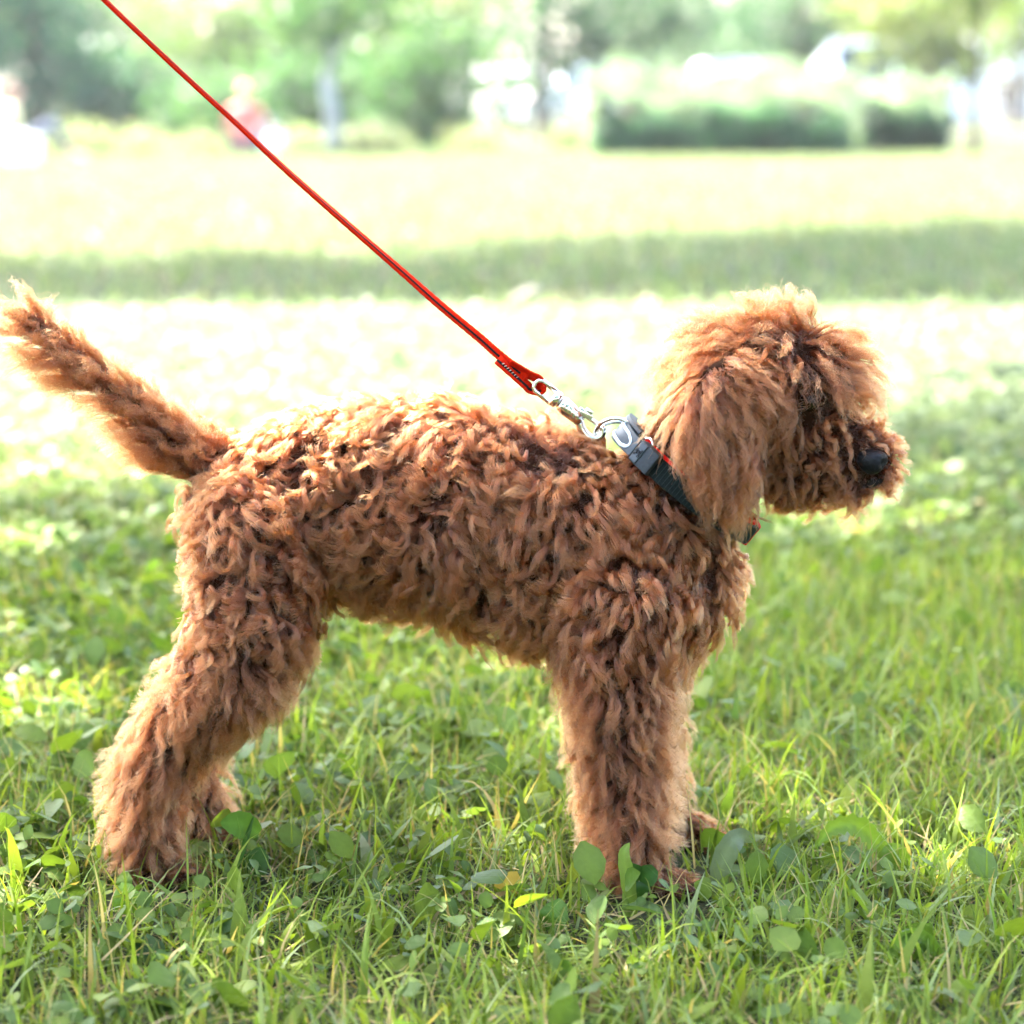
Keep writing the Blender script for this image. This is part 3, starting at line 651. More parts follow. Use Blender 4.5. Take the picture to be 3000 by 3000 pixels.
# ================================================================== DOG
def hair_mat(name, dark, light, tip):
    m, nt, out = new_mat(name)
    hb = nt.nodes.new("ShaderNodeBsdfHairPrincipled"); hb.model = 'CHIANG'; hb.parametrization = 'COLOR'
    hb.inputs["Roughness"].default_value = 0.27; hb.inputs["Radial Roughness"].default_value = 0.45
    hb.inputs["Coat"].default_value = 0.0
    hi = nt.nodes.new("ShaderNodeHairInfo")
    at = nt.nodes.new("ShaderNodeAttribute"); at.attribute_name = "lockv"
    add = nt.nodes.new("ShaderNodeMath"); add.operation = 'MULTIPLY_ADD'; add.inputs[1].default_value = 0.35
    nt.links.new(hi.outputs["Random"], add.inputs[0]); nt.links.new(at.outputs["Fac"], add.inputs[2])
    mx = nt.nodes.new("ShaderNodeMix"); mx.data_type = 'RGBA'
    mx.inputs[6].default_value = (*dark, 1); mx.inputs[7].default_value = (*light, 1)
    nt.links.new(add.outputs[0], mx.inputs[0])
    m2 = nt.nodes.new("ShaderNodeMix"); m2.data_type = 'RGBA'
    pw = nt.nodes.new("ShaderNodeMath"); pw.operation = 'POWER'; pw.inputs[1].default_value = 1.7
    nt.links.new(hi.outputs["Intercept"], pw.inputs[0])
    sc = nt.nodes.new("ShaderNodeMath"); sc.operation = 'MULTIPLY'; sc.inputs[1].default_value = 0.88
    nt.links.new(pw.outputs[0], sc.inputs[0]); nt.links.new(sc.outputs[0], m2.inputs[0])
    nt.links.new(mx.outputs[2], m2.inputs[6]); m2.inputs[7].default_value = (*tip, 1)  # dark roots, pale tips: coat tone plus painted shade between locks
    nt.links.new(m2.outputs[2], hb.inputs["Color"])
    nt.links.new(hb.outputs[0], out.inputs["Surface"])
    return m
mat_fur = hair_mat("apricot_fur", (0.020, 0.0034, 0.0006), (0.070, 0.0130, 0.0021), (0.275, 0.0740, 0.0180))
mat_under = hair_mat("undercoat_gap_shade", (0.012, 0.0022, 0.0004), (0.040, 0.0075, 0.0012), (0.050, 0.010, 0.0017))  # near-black tone puts the shade of gaps between locks into the colour
mat_skin = simple("dog_skin", (0.022, 0.008, 0.0035), 0.9, noise=0.35, scale=90, spec=0.1)
mat_nose = simple("dog_nose", (0.008, 0.008, 0.009), 0.4, bump=1.0, scale=420, noise=0.3, spec=0.12)
mat_lip = simple("dog_lip", (0.010, 0.006, 0.005), 0.8, noise=0.3, scale=200, spec=0.15)

# skeleton of tapered limbs: (x px, y px, depth y, radius px), in photograph pixels
CH = {}
CH['torso'] = [(735, 1480, 0.012, 170), (1000, 1458, 0.010, 246), (1300, 1484, 0.004, 286), (1580, 1568, 0.0, 290), (1830, 1650, -0.004, 268), (1945, 1690, -0.006, 205)]
CH['neck'] = [(1900, 1580, -0.004, 205), (2010, 1420, -0.004, 178), (2130, 1260, -0.004, 160)]
CH['skull'] = [(2165, 1135, -0.004, 172), (2290, 1112, -0.008, 168), (2385, 1105, -0.012, 118)]
CH['cheek'] = [(2260, 1285, -0.006, 130), (2380, 1325, -0.012, 116)]
CH['muzzle'] = [(2390, 1290, -0.014, 118), (2485, 1325, -0.018, 98), (2545, 1350, -0.019, 74)]
CH['jaw'] = [(2330, 1375, -0.012, 88), (2500, 1408, -0.022, 48)]
CH['tail'] = [(720, 1420, 0.012, 95), (655, 1388, 0.012, 84), (600, 1352, 0.012, 62), (480, 1262, 0.014, 42), (340, 1150, 0.016, 36), (190, 1030, 0.018, 33), (72, 935, 0.020, 27)]
CH['rear_near'] = [(745, 1560, -0.030, 150), (745, 1780, -0.042, 165), (705, 1930, -0.044, 142), (548, 2105, -0.044, 94), (445, 2262, -0.042, 78), (425, 2410, -0.040, 72), (432, 2515, -0.040, 68), (470, 2568, -0.044, 58), (545, 2582, -0.050, 46)]
CH['rear_far'] = [(780, 1600, 0.050, 150), (740, 1850, 0.058, 130), (610, 2050, 0.060, 86), (530, 2220, 0.060, 66), (590, 2350, 0.060, 62), (590, 2420, 0.060, 56), (640, 2448, 0.060, 44), (680, 2456, 0.060, 36)]
CH['front_near'] = [(1830, 1780, -0.045, 185), (1815, 1980, -0.058, 132), (1825, 2180, -0.062, 104), (1835, 2380, -0.064, 92), (1845, 2510, -0.066, 80), (1880, 2588, -0.070, 66), (1970, 2612, -0.074, 54), (2035, 2624, -0.076, 42)]
CH['front_far'] = [(1860, 1800, 0.045, 170), (1870, 2000, 0.056, 104), (1892, 2200, 0.060, 76), (1915, 2350, 0.060, 64), (1945, 2415, 0.060, 56), (2015, 2440, 0.058, 50), (2072, 2452, 0.056, 40)]
YS = {'torso': 0.80, 'neck': 0.88, 'skull': 0.88, 'cheek': 0.9, 'muzzle': 0.92}

segs = []        # (region, A, B, ra, rb, yscale)
bm = bmesh.new()
def add_capsule(A, B, ra, rb, ys):
    n = 9
    for t in np.linspace(0, 1, n):
        c = A + (B - A) * t; r = ra + (rb - ra) * t
        mt = Matrix.Translation(Vector(c)) @ Matrix.Diagonal((r, r * ys, r, 1.0))
        bmesh.ops.create_icosphere(bm, subdivisions=2, radius=1.0, matrix=mt)
for reg, ch in CH.items():
    pts = [(P(a, b, c), M(r)) for a, b, c, r in ch]
    for (A, ra), (B, rb) in zip(pts[:-1], pts[1:]):
        add_capsule(A, B, ra, rb, YS.get(reg, 1.0)); segs.append((reg, A, B, ra, rb, YS.get(reg, 1.0)))
# toes on each paw
for reg, (px, py, Y, r) in {'rear_near': (575, 2585, -0.050, 26), 'front_near': (2058, 2634, -0.076, 28), 'rear_far': (695, 2462, 0.060, 22), 'front_far': (2095, 2460, 0.056, 25)}.items():
    for k in range(4):
        a = P(px - 40, py - 10, Y + (k - 1.5) * 0.010); b = P(px + (8 if k in (1, 2) else -6), py, Y + (k - 1.5) * 0.0125)
        add_capsule(a, b, M(r), M(r) * 0.85, 0.8); segs.append((reg, a, b, M(r), M(r) * .85, 0.8))

DOG0 = np.array([P(1200, 1500, 0)[0], 0.0, 0.0])
dog = thing("dog", DOG0, "curly apricot poodle-cross puppy standing in profile on the grass", "dog")
me = bpy.data.meshes.new("body_raw"); bm.to_mesh(me); bm.free()
tmp = bpy.data.objects.new("body_raw", me); COL.objects.link(tmp)
md = tmp.modifiers.new("r", 'REMESH'); md.mode = 'VOXEL'; md.voxel_size = 0.0045
sm = tmp.modifiers.new("s", 'SMOOTH'); sm.iterations = 10; sm.factor = 0.5
dg = bpy.context.evaluated_depsgraph_get()
bme = bpy.data.meshes.new_from_object(tmp.evaluated_get(dg))
bpy.data.objects.remove(tmp)
nv = len(bme.vertices); bv = np.empty(nv * 3, np.float32); bme.vertices.foreach_get("co", bv); bv = bv.reshape(-1, 3).astype(float)
bv[:, 2] = np.maximum(bv[:, 2], 0.003)
bme.vertices.foreach_set("co", (bv - DOG0).astype(np.float32).ravel()); bme.update()
bme.materials.clear()
bme.name = "body"
for p in bme.polygons: p.use_smooth = True
body = link("body", bme, mat_skin, dog)
bme.calc_loop_triangles()
tri = np.empty(len(bme.loop_triangles) * 3, np.int32); bme.loop_triangles.foreach_get("vertices", tri); tri = tri.reshape(-1, 3)

# ears: two hanging flaps
def ear_mesh(side):
    Y = -0.062 if side < 0 else 0.052
    bm = bmesh.new()
    path = [(2155, 1085, Y * 0.75, 60), (2120, 1155, Y, 98), (2090, 1245, Y * 1.12, 102), (2116, 1335, Y * 1.12, 84), (2140, 1395, Y * 1.05, 55)]
    for (a, b, c, r), (a2, b2, c2, r2) in zip(path[:-1], path[1:]):
        for t in np.linspace(0, 1, 7):
            c0 = P(a + (a2 - a) * t, b + (b2 - b) * t, c + (c2 - c) * t); rr = M(r + (r2 - r) * t)
            bmesh.ops.create_icosphere(bm, subdivisions=2, radius=1.0, matrix=Matrix.Translation(Vector(c0)) @ Matrix.Diagonal((rr, 0.008, rr, 1)))
    me = bpy.data.meshes.new("e"); bm.to_mesh(me); bm.free()
    t = bpy.data.objects.new("e", me); COL.objects.link(t)
    m = t.modifiers.new("r", 'REMESH'); m.mode = 'VOXEL'; m.voxel_size = 0.004
    s = t.modifiers.new("s", 'SMOOTH'); s.iterations = 6
    e = bpy.data.meshes.new_from_object(t.evaluated_get(bpy.context.evaluated_depsgraph_get())); bpy.data.objects.remove(t)
    v = np.empty(len(e.vertices) * 3, np.float32); e.vertices.foreach_get("co", v); v = v.reshape(-1, 3).astype(float)
    e.vertices.foreach_set("co", (v - DOG0).astype(np.float32).ravel()); e.materials.clear(); e.update()
    e.calc_loop_triangles(); tr = np.empty(len(e.loop_triangles) * 3, np.int32); e.loop_triangles.foreach_get("vertices", tr)
    for p in e.polygons: p.use_smooth = True
    return link("ear", e, mat_skin, dog), v, tr.reshape(-1, 3)
ear_n, ev_n, et_n = ear_mesh(-1)
ear_f, ev_f, et_f = ear_mesh(1)

# nose, eyes, mouth
NOSE = P(2555, 1350, -0.0430)
nb = MB(); nb.ball(NOSE, (0.0135, 0.0125, 0.0118), 24, 16)
nv_ = np.concatenate(nb.V); d = nv_ - NOSE                      # shape: flatter top, narrower below, dented nostrils
d[:, 0] *= np.where(d[:, 2] < 0, 1.0 + 22 * d[:, 2], 1.0); d[:, 2] = np.where(d[:, 2] > 0.006, 0.006 + (d[:, 2] - 0.006) * 0.55, d[:, 2])
for sgn in (-1, 1):
    nc = np.array([0.0095, sgn * 0.0075, -0.001]); w = np.exp(-np.sum((d - nc) ** 2, 1) / 0.0040 ** 2)
    d -= nrm(d) * (w * 0.0055)[:, None]
nose = mesh("nose", NOSE + d, nb.F, mat_nose, dog)
for Y, px in ((-0.050, 2372), (0.026, 2372)):
    eb = MB(); eb.ball(P(px, 1178, Y * .93), 0.0080, 18, 12); eb.build("eye", mat_eye, dog)
mb_ = MB(); mb_.tube(catmull([P(2590, 1402, -0.030), P(2566, 1412, -0.035), P(2535, 1420, -0.034), P(2490, 1418, -0.030)], 14), 0.0038 * np.sin(np.linspace(0.35, 2.95, 14)), 8)
mb_.build("mouth", mat_lip, dog)

# ---------------------------------------------------------------- collar frame, needed to keep fur clear of it
CC = P(2018, 1412, -0.004); CAX = nrm(np.array([0.62, -0.06, 0.785]))
CE1 = nrm(np.array([-0.785, 0.0, 0.62])); CE1 = nrm(CE1 - CAX * np.dot(CE1, CAX)); CE2 = np.cross(CAX, CE1)
if CE2[1] > 0: CE2 = -CE2          # towards the camera
CR1, CR2 = 0.0690, 0.0600
def ring_pt(th, dr=0.0, da=0.0):   # th = 0 at the nape, +90 deg on the near side
    c, s = math.cos(th), math.sin(th)
    n = nrm(CE1 * c / CR1 + CE2 * s / CR2)
    return CC + CE1 * (CR1 * c) + CE2 * (CR2 * s) + n * dr + CAX * da
def ring_n(th):
    return nrm(CE1 * math.cos(th) / CR1 + CE2 * math.sin(th) / CR2)

# ---------------------------------------------------------------- fur
def sample(V, T, spacing, keep=None, seed=0):
    r = np.random.default_rng(seed)
    a, b, c = V[T[:, 0]], V[T[:, 1]], V[T[:, 2]]
    cr = np.cross(b - a, c - a); ar = 0.5 * np.linalg.norm(cr, axis=1)
    n = int(ar.sum() / (spacing ** 2) * 2.2)
    idx = r.choice(len(T), n, p=ar / ar.sum())
    u, v = r.random(n), r.random(n); f = u + v > 1; u[f] = 1 - u[f]; v[f] = 1 - v[f]
    p = a[idx] + (b - a)[idx] * u[:, None] + (c - a)[idx] * v[:, None]
    nn = nrm(cr[idx])
    # thin out: one root to a cell neighbourhood
    grid = {}; ok = np.zeros(n, bool); cell = spacing; d2 = (spacing * 0.72) ** 2
    key = np.floor(p / cell).astype(int)
    for i in range(n):
        k = tuple(key[i]); good = True
        for dx in (-1, 0, 1):
            for dy in (-1, 0, 1):
                for dz in (-1, 0, 1):
                    for j in grid.get((k[0] + dx, k[1] + dy, k[2] + dz), ()):
                        e = p[i] - p[j]
                        if e @ e < d2: good = False; break
                    if not good: break
                if not good: break
            if not good: break
        if good: grid.setdefault(k, []).append(i); ok[i] = True
    return p[ok], nn[ok]
def smooth_normals(V, T):
    n = np.zeros_like(V); fn = np.cross(V[T[:, 1]] - V[T[:, 0]], V[T[:, 2]] - V[T[:, 0]])
    for k in range(3): np.add.at(n, T[:, k], fn)
    return nrm(n)
def region(p):
    best = np.full(len(p), 1e9); reg = np.zeros(len(p), int); axis = np.zeros_like(p); names = list(CH.keys())
    for r, A, B, ra, rb, ys in segs:
        ab = B - A; t = np.clip(((p - A) @ ab) / (ab @ ab), 0, 1)
        q = p - (A + ab * t[:, None]); q[:, 1] /= ys
        d = np.linalg.norm(q, axis=1) - (ra + (rb - ra) * t)
        m = d < best; best[m] = d[m]; reg[m] = names.index(r); axis[m] = nrm(ab)
    return np.array(names)[reg], axis
def lownoise(p, scale, seed):
    return np.array([[mnoise.noise(Vector(q * scale) + Vector((seed + k * 17.3, k * 5.1, 0))) for k in range(3)] for q in p])

def build_fur(name, p, n, t, par, K=12, seed=1, parent=None, rootw=0.00015, cull=None, mat=None):
    """p,n,t: lock roots, normals, comb directions.  par: dict of per-lock arrays."""
    r = np.random.default_rng(seed); N = len(p); Mh = par['hairs']
    t = nrm(t - n * np.sum(t * n, 1, keepdims=True)); b = np.cross(n, t)
    s = np.linspace(0, 1, K)[None, None, :]
    def A(x): return np.broadcast_to(np.asarray(x, float), (N,))[:, None, None]
    L, H, R, turns, W = A(par['len']), A(par['lift']), A(par['rad']), A(par['turns']), A(par['width'])
    NS = 5; sub = r.integers(0, NS, (N, Mh)); ii = np.arange(N)[:, None]        # finer strands within each lock
    sph = r.normal(0, 0.34, (N, NS))[ii, sub]
    ph0 = lownoise(p, 26.0, seed * 1.3)[:, 0] * 7.0 + r.normal(0, 1.1, N)              # neighbouring locks wave together
    ph = ph0[:, None, None] + (sph + r.normal(0, 0.07, (N, Mh)))[:, :, None]
    stray = (r.random((N, Mh)) < par.get('stray', 0.10))[:, :, None]
    ph = ph + stray * r.normal(0, 1.2, (N, Mh))[:, :, None]
    Lj = L * r.uniform(0.72, 1.12, (N, Mh))[:, :, None] * np.where(stray, 1.15, 1.0)
    sgn = np.where(lownoise(p, 14.0, seed * 2.1)[:, 1] + r.normal(0, .12, N) > 0, 1.0, -1.0)[:, None, None]
    ang = ph + sgn * 2 * math.pi * turns * (s ** 0.9)
    Rj = R * r.uniform(0.8, 1.2, (N, Mh))[:, :, None] * np.minimum(1.0, s * 2.2) * (1 - 0.25 * s)
    along = Lj * s
    up = H * (1 - np.exp(-4.0 * s)) + A(par.get('rise', 0.0)) * s
    sb = Rj * (np.cos(ang)) ; su = Rj * np.sin(ang) * A(par.get('out', 0.7))
    along = along + Rj * np.sin(ang + 0.8) * 0.5
    # spread of the hairs of a lock
    rr = np.sqrt(r.random((N, Mh)))[:, :, None]; aa = (r.random((N, Mh)) * 2 * math.pi)[:, :, None]
    prof = (1 - s) ** 0.8 * 1.0 + s * A(par.get('tipw', 0.35))
    W = W * np.where(stray, 1.9, 1.0); ca = r.random((N, NS)) * 6.283; cr = np.sqrt(r.random((N, NS)))
    q1 = (cr * np.cos(ca))[ii, sub][:, :, None]; q2 = (cr * np.sin(ca))[ii, sub][:, :, None]
    o1 = (q1 + 0.34 * rr * np.cos(aa)) * W; o2 = (q2 + 0.34 * rr * np.sin(aa)) * W
    fz = A(par.get('frizz', 0.0008)) * np.where(stray, 2.2, 1.0)
    f1 = r.uniform(1.5, 4.5, (N, Mh))[:, :, None]; f2 = r.uniform(0, 6.28, (N, Mh))[:, :, None]; f3 = r.uniform(0, 6.28, (N, Mh))[:, :, None]
    fr1 = fz * s * np.sin(6.28 * f1 * s + f2) * r.uniform(.3, 1.8, (N, Mh))[:, :, None]
    fr2 = fz * s * np.sin(6.28 * f1 * s + f3) * r.uniform(.3, 1.8, (N, Mh))[:, :, None]
    ct = along + o1 * prof
    cb = sb + o2 * prof + fr1
    cn = up + su + np.abs(o1) * 0.35 * s + fr2 - 0.002
    cn = np.maximum(cn, 0.0012 * s + (-0.002) * (1 - s))
    X = p[:, None, None, :] + t[:, None, None, :] * ct[..., None] + b[:, None, None, :] * cb[..., None] + n[:, None, None, :] * cn[..., None]
    if 'hang' in par: X[..., 2] -= (A(par['hang']) * s ** 2)
    X = X.reshape(N * Mh, K, 3)
    lv = np.clip(r.normal(par.get('tone', 0.30), 0.24, N)[:, None] + r.normal(0, 0.16, (N, NS))[ii, sub], -0.2, 1.0).reshape(-1)
    ok = np.all(X[:, :, 2] > 0.001, axis=1)
    if cull is not None: ok &= ~cull(X)
    X = X[ok]; lv = lv[ok]
    cu = bpy.data.hair_curves.new(name)
    cu.add_curves([K] * len(X))
    cu.attributes["position"].data.foreach_set("vector", (X - DOG0).astype(np.float32).ravel())
    ra = cu.attributes.get("radius") or cu.attributes.new("radius", 'FLOAT', 'POINT')
    w = rootw * (1.0 - 0.72 * np.linspace(0, 1, K) ** 1.5)
    ra.data.foreach_set("value", np.tile(w, len(X)).astype(np.float32))
    la = cu.attributes.new("lockv", 'FLOAT', 'CURVE'); la.data.foreach_set("value", lv.astype(np.float32))
    cu.materials.append(mat or mat_fur)
    o = bpy.data.objects.new(name, cu); COL.objects.link(o); o.parent = parent or dog
    return o

def cull_near(X):
    dN = X - NOSE
    nose_hit = np.any(((dN[:, :, 0] / 0.0095) ** 2 + (dN[:, :, 2] / 0.0082) ** 2 < 1) & (dN[:, :, 1] < 0.004), axis=1)
    q = X - CC; ax = q @ CAX; e1 = (q @ CE1) / CR1; e2 = (q @ CE2) / CR2
    rad = np.sqrt(e1 ** 2 + e2 ** 2)
    col = np.any((np.abs(ax + 0.001) < 0.0125) & (rad > 0.90) & (rad < 1.7), axis=1)
    return nose_hit | col

EYE = P(2372, 1178, -0.050)
def cull_eye(X, eye_only=False):
    d = X - EYE; r = np.random.default_rng(5)
    hit = np.any((np.abs(d[:, :, 0] - 0.001) < 0.011) & (d[:, :, 2] < 0.009) & (d[:, :, 2] > -0.013) & (d[:, :, 1] < 0.008), axis=1) & (r.random(len(X)) < 0.80)
    if eye_only: return hit | cull_near(X)
    low = np.any((d[:, :, 2] < -0.020) & (d[:, :, 0] > -0.004), axis=1)
    return hit | low | cull_near(X)
VN = smooth_normals(bv, tri)
roots, fn = sample(bv, tri, 0.0076, seed=3)
# smooth normal from the nearest vertex of the face normal blend
from mathutils.kdtree import KDTree
kd = KDTree(len(bv))
for i, v in enumerate(bv): kd.insert(v, i)
kd.balance()
rn = np.array([VN[kd.find(p)[1]] for p in roots])
reg, axs = region(roots)
hi_leg = np.isin(reg, ['rear_near', 'rear_far', 'front_near', 'front_far']) & (roots[:, 2] + 0.012 * np.sin(roots[:, 0] * 90) > 0.215)
reg[hi_leg] = 'torso'
vis = rn[:, 1] < 0.55
keep = vis | (rng.random(len(roots)) < 0.55)
keep &= np.linalg.norm(roots - NOSE, axis=1) > 0.0145
roots, rn, reg, axs = roots[keep], rn[keep], reg[keep], axs[keep]
nz = lownoise(roots, 22.0, 3.0); nz2 = lownoise(roots, 55.0, 9.0)
under_p, under_n = sample(bv, tri, 0.0062, seed=8)
under_n = np.array([VN[kd.find(p)[1]] for p in under_p])
ku = (under_n[:, 1] < 0.5) & (np.linalg.norm(under_p - NOSE, axis=1) > 0.015); under_p, under_n = under_p[ku], under_n[ku]
down = np.array([0, 0, -1.0]); back = np.array([-1.0, 0, 0])

def rnd(a, b, n): return rng.uniform(a, b, n)
def sel(names): return np.isin(reg, names)
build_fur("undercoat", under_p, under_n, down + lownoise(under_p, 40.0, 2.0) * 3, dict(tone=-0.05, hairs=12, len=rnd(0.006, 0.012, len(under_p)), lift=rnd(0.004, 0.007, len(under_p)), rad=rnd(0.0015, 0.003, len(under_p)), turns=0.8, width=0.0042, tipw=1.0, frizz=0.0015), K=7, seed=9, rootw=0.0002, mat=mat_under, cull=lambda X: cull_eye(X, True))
# torso and neck
m = sel(['torso', 'neck']); k = int(m.sum())
top = np.clip(rn[m][:, 2], 0, 1)[:, None]
comb = down * (1.0 - 0.6 * top) + back * (0.40 + 0.5 * top) + nz[m] * 1.7 + nz2[m] * 0.55
bot = np.clip(-rn[m][:, 2], 0, 1)
wv = rng.random(k) < 0.55
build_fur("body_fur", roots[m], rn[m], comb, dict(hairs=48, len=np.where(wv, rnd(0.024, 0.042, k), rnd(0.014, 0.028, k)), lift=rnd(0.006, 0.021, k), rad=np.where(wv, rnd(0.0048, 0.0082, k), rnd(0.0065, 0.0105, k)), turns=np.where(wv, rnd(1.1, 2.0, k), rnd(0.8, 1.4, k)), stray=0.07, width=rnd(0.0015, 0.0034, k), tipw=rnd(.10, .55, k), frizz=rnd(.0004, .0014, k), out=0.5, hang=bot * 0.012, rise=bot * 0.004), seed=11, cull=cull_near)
# legs
for rg, nm in (('rear_near', 'leg_fur'), ('front_near', 'leg_fur'), ('rear_far', 'leg_fur'), ('front_far', 'leg_fur')):
    m = sel([rg]); k = int(m.sum()); pr = roots[m]
    low = np.clip((0.055 - pr[:, 2]) / 0.045, 0, 1); high = np.clip((pr[:, 2] - 0.20) / 0.06, 0, 1)
    comb = down * 1.0 + (back * 0.12 if 'rear' in rg else 0) + nz[m] * 0.95 + nz2[m] * 0.35 + back * 0.35 * high[:, None]
    tiptoe = np.clip((pr[:, 0] - np.percentile(pr[:, 0], 93)) * 60, 0, 1) * low
    build_fur(nm, pr, rn[m], comb + np.array([0.6, 0, 0]) * low[:, None], dict(hairs=36, len=rnd(0.026, 0.044, k) * (1 - 0.62 * low), lift=rnd(0.007, 0.013, k) * (1 - 0.6 * low), rise=rnd(0.002, 0.017, k) * (1 - 0.8 * low), rad=rnd(0.0025, 0.0058, k) * (1 - 0.4 * low), turns=rnd(0.8, 1.8, k), width=rnd(0.0024, 0.0052, k), tipw=rnd(.25, .7, k), frizz=rnd(.0008, .0022, k), out=0.7), seed=hash(rg) % 1000 if False else {'rear_near': 21, 'front_near': 22, 'rear_far': 23, 'front_far': 24}[rg], cull=cull_near)
# tail
m = sel(['tail']); k = int(m.sum())
under = np.clip(-rn[m][:, 2] + 0.2, 0, 1)
comb = axs[m] * 1.0 + nz[m] * 0.5 + nz2[m] * 0.5
build_fur("tail_fur", roots[m], rn[m], comb, dict(hairs=56, len=rnd(0.020, 0.040, k) + under * .012, lift=rnd(0.005, 0.011, k), rise=rnd(0.002, 0.014, k) + under * 0.014, rad=rnd(0.002, 0.0045, k), turns=rnd(0.9, 2.2, k), width=rnd(0.0030, 0.006, k), tipw=rnd(.2, 1.2, k), frizz=rnd(.001, .003, k), out=0.8, hang=under * 0.012), seed=31)
# head
CROWN = P(2290, 1010, -0.006)
m = sel(['skull']); k = int(m.sum()); pr = roots[m]
rad = nrm(pr - CROWN); top = np.clip((pr[:, 2] - P(0, 1060, 0)[2]) / 0.035, 0, 1)
front = np.clip((pr[:, 0] - P(2330, 1100, 0)[0]) / 0.03, 0, 1)
cl = np.exp(-np.sum((pr - CROWN) ** 2, 1) / 0.03 ** 2)[:, None]
comb = rad * 1.2 * (1 - cl) + down * 0.5 + nz[m] * (0.6 + 2.5 * cl) + nz2[m] * (0.5 + 2 * cl) + np.array([0.7, 0, 0.15]) * front[:, None] + np.array([-.3, 0, -.2]) * ((rn[m][:, 1] < -.45) & (front < .8))[:, None]
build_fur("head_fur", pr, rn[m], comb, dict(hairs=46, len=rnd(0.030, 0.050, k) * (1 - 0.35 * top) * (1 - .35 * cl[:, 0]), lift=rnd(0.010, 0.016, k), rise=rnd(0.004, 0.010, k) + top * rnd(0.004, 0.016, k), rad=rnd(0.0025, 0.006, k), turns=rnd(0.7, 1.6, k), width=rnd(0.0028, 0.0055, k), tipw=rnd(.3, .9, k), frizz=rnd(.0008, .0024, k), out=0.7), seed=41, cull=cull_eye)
# face
m = sel(['cheek', 'muzzle', 'jaw']); k = int(m.sum()); pr = roots[m]
rad = nrm(pr - P(2545, 1290, -0.03)); fwd = np.clip((pr[:, 0] - P(2480, 1300, 0)[0]) / 0.02, 0, 1)
topm = np.clip(rn[m][:, 2], 0, 1)
comb = rad * 0.7 + down * (0.9 - 0.7 * topm)[:, None] + np.array([0.7, 0, -0.1]) * fwd[:, None] + nz[m] * 0.7 + nz2[m] * 0.6 + np.array([0.3, 0, 0])
build_fur("face_fur", pr, rn[m], comb, dict(hairs=46, len=rnd(0.012, 0.024, k) * (1 - .4 * topm), lift=rnd(0.005, 0.010, k), rise=rnd(0.001, 0.006, k) + topm * .009, rad=rnd(0.0025, 0.0058, k), turns=rnd(0.7, 1.5, k), width=rnd(0.0022, 0.0042, k), tipw=rnd(.2, .6, k), frizz=rnd(.0006, .0016, k), out=0.7, hang=0.003), seed=51, cull=lambda X: cull_eye(X, True))
# ears
for ear, V, T, sd, sp in ((ear_n, ev_n, et_n, 61, 0.0056), (ear_f, ev_f, et_f, 62, 0.010)):
    p_, n_ = sample(V, T, sp, seed=sd)
    vn = smooth_normals(V, T); k2 = KDTree(len(V))
    for i, v in enumerate(V): k2.insert(v, i)
    k2.balance()
    n_ = np.array([vn[k2.find(q)[1]] for q in p_]); k = len(p_)
    comb = down + back * 0.12 * np.sin(p_[:, :1] * 60) + lownoise(p_, 18, 5.) * 0.35 + lownoise(p_, 60, 7.) * 0.25
    build_fur("ear_fur", p_, n_, comb, dict(tone=0.16, hairs=36, len=rnd(0.030, 0.054, k), lift=rnd(0.005, 0.014, k), rise=rnd(0.0, 0.005, k), rad=rnd(0.0030, 0.0052, k), turns=rnd(1.8, 3.0, k), width=rnd(0.0022, 0.0040, k), tipw=rnd(.15, .5, k), frizz=rnd(.0004, .0011, k), out=0.35), K=16, seed=sd, parent=ear)
# ================================================================== COLLAR (worn by the dog, can be taken off)
mat_strap = simple("strap_nylon", (0.006, 0.0095, 0.0092), 0.8, noise=0.4, scale=600, bump=0.5, spec=0.1)
mat_rib = simple("strap_rib", (0.03, 0.042, 0.038), 0.8, spec=0.1)
mat_red = simple("red_nylon", (0.33, 0.0030, 0.0005), 0.9, rgb2=(0.50, 0.016, 0.0012), scale=900, bump=1.0, spec=0.05)
mat_red_felt = simple("red_felt", (0.40, 0.004, 0.003), 0.95, rgb2=(0.60, 0.012, 0.007), scale=700, bump=1.0, spec=0.1)
mat_grey_pl = simple("grey_plastic", (0.036, 0.048, 0.057), 0.45, noise=0.12, scale=300, bump=0.15, spec=0.25)
mat_dark_pl = simple("dark_grey_plastic", (0.022, 0.028, 0.032), 0.55, noise=0.2, scale=500, bump=0.25, spec=0.2)
mat_white_pl = simple("pale_print", (0.42, 0.50, 0.54), 0.35, noise=0.05, scale=200)
mat_black = simple("black_webbing", (0.008, 0.007, 0.006), 0.9, noise=0.3, scale=700, bump=0.6, spec=0.08)
mat_chrome = simple("chromed_steel", (0.74, 0.73, 0.69), 0.14, metal=1.0, noise=0.10, scale=120)
mat_thread = simple("pale_thread", (0.55, 0.42, 0.30), 0.8)

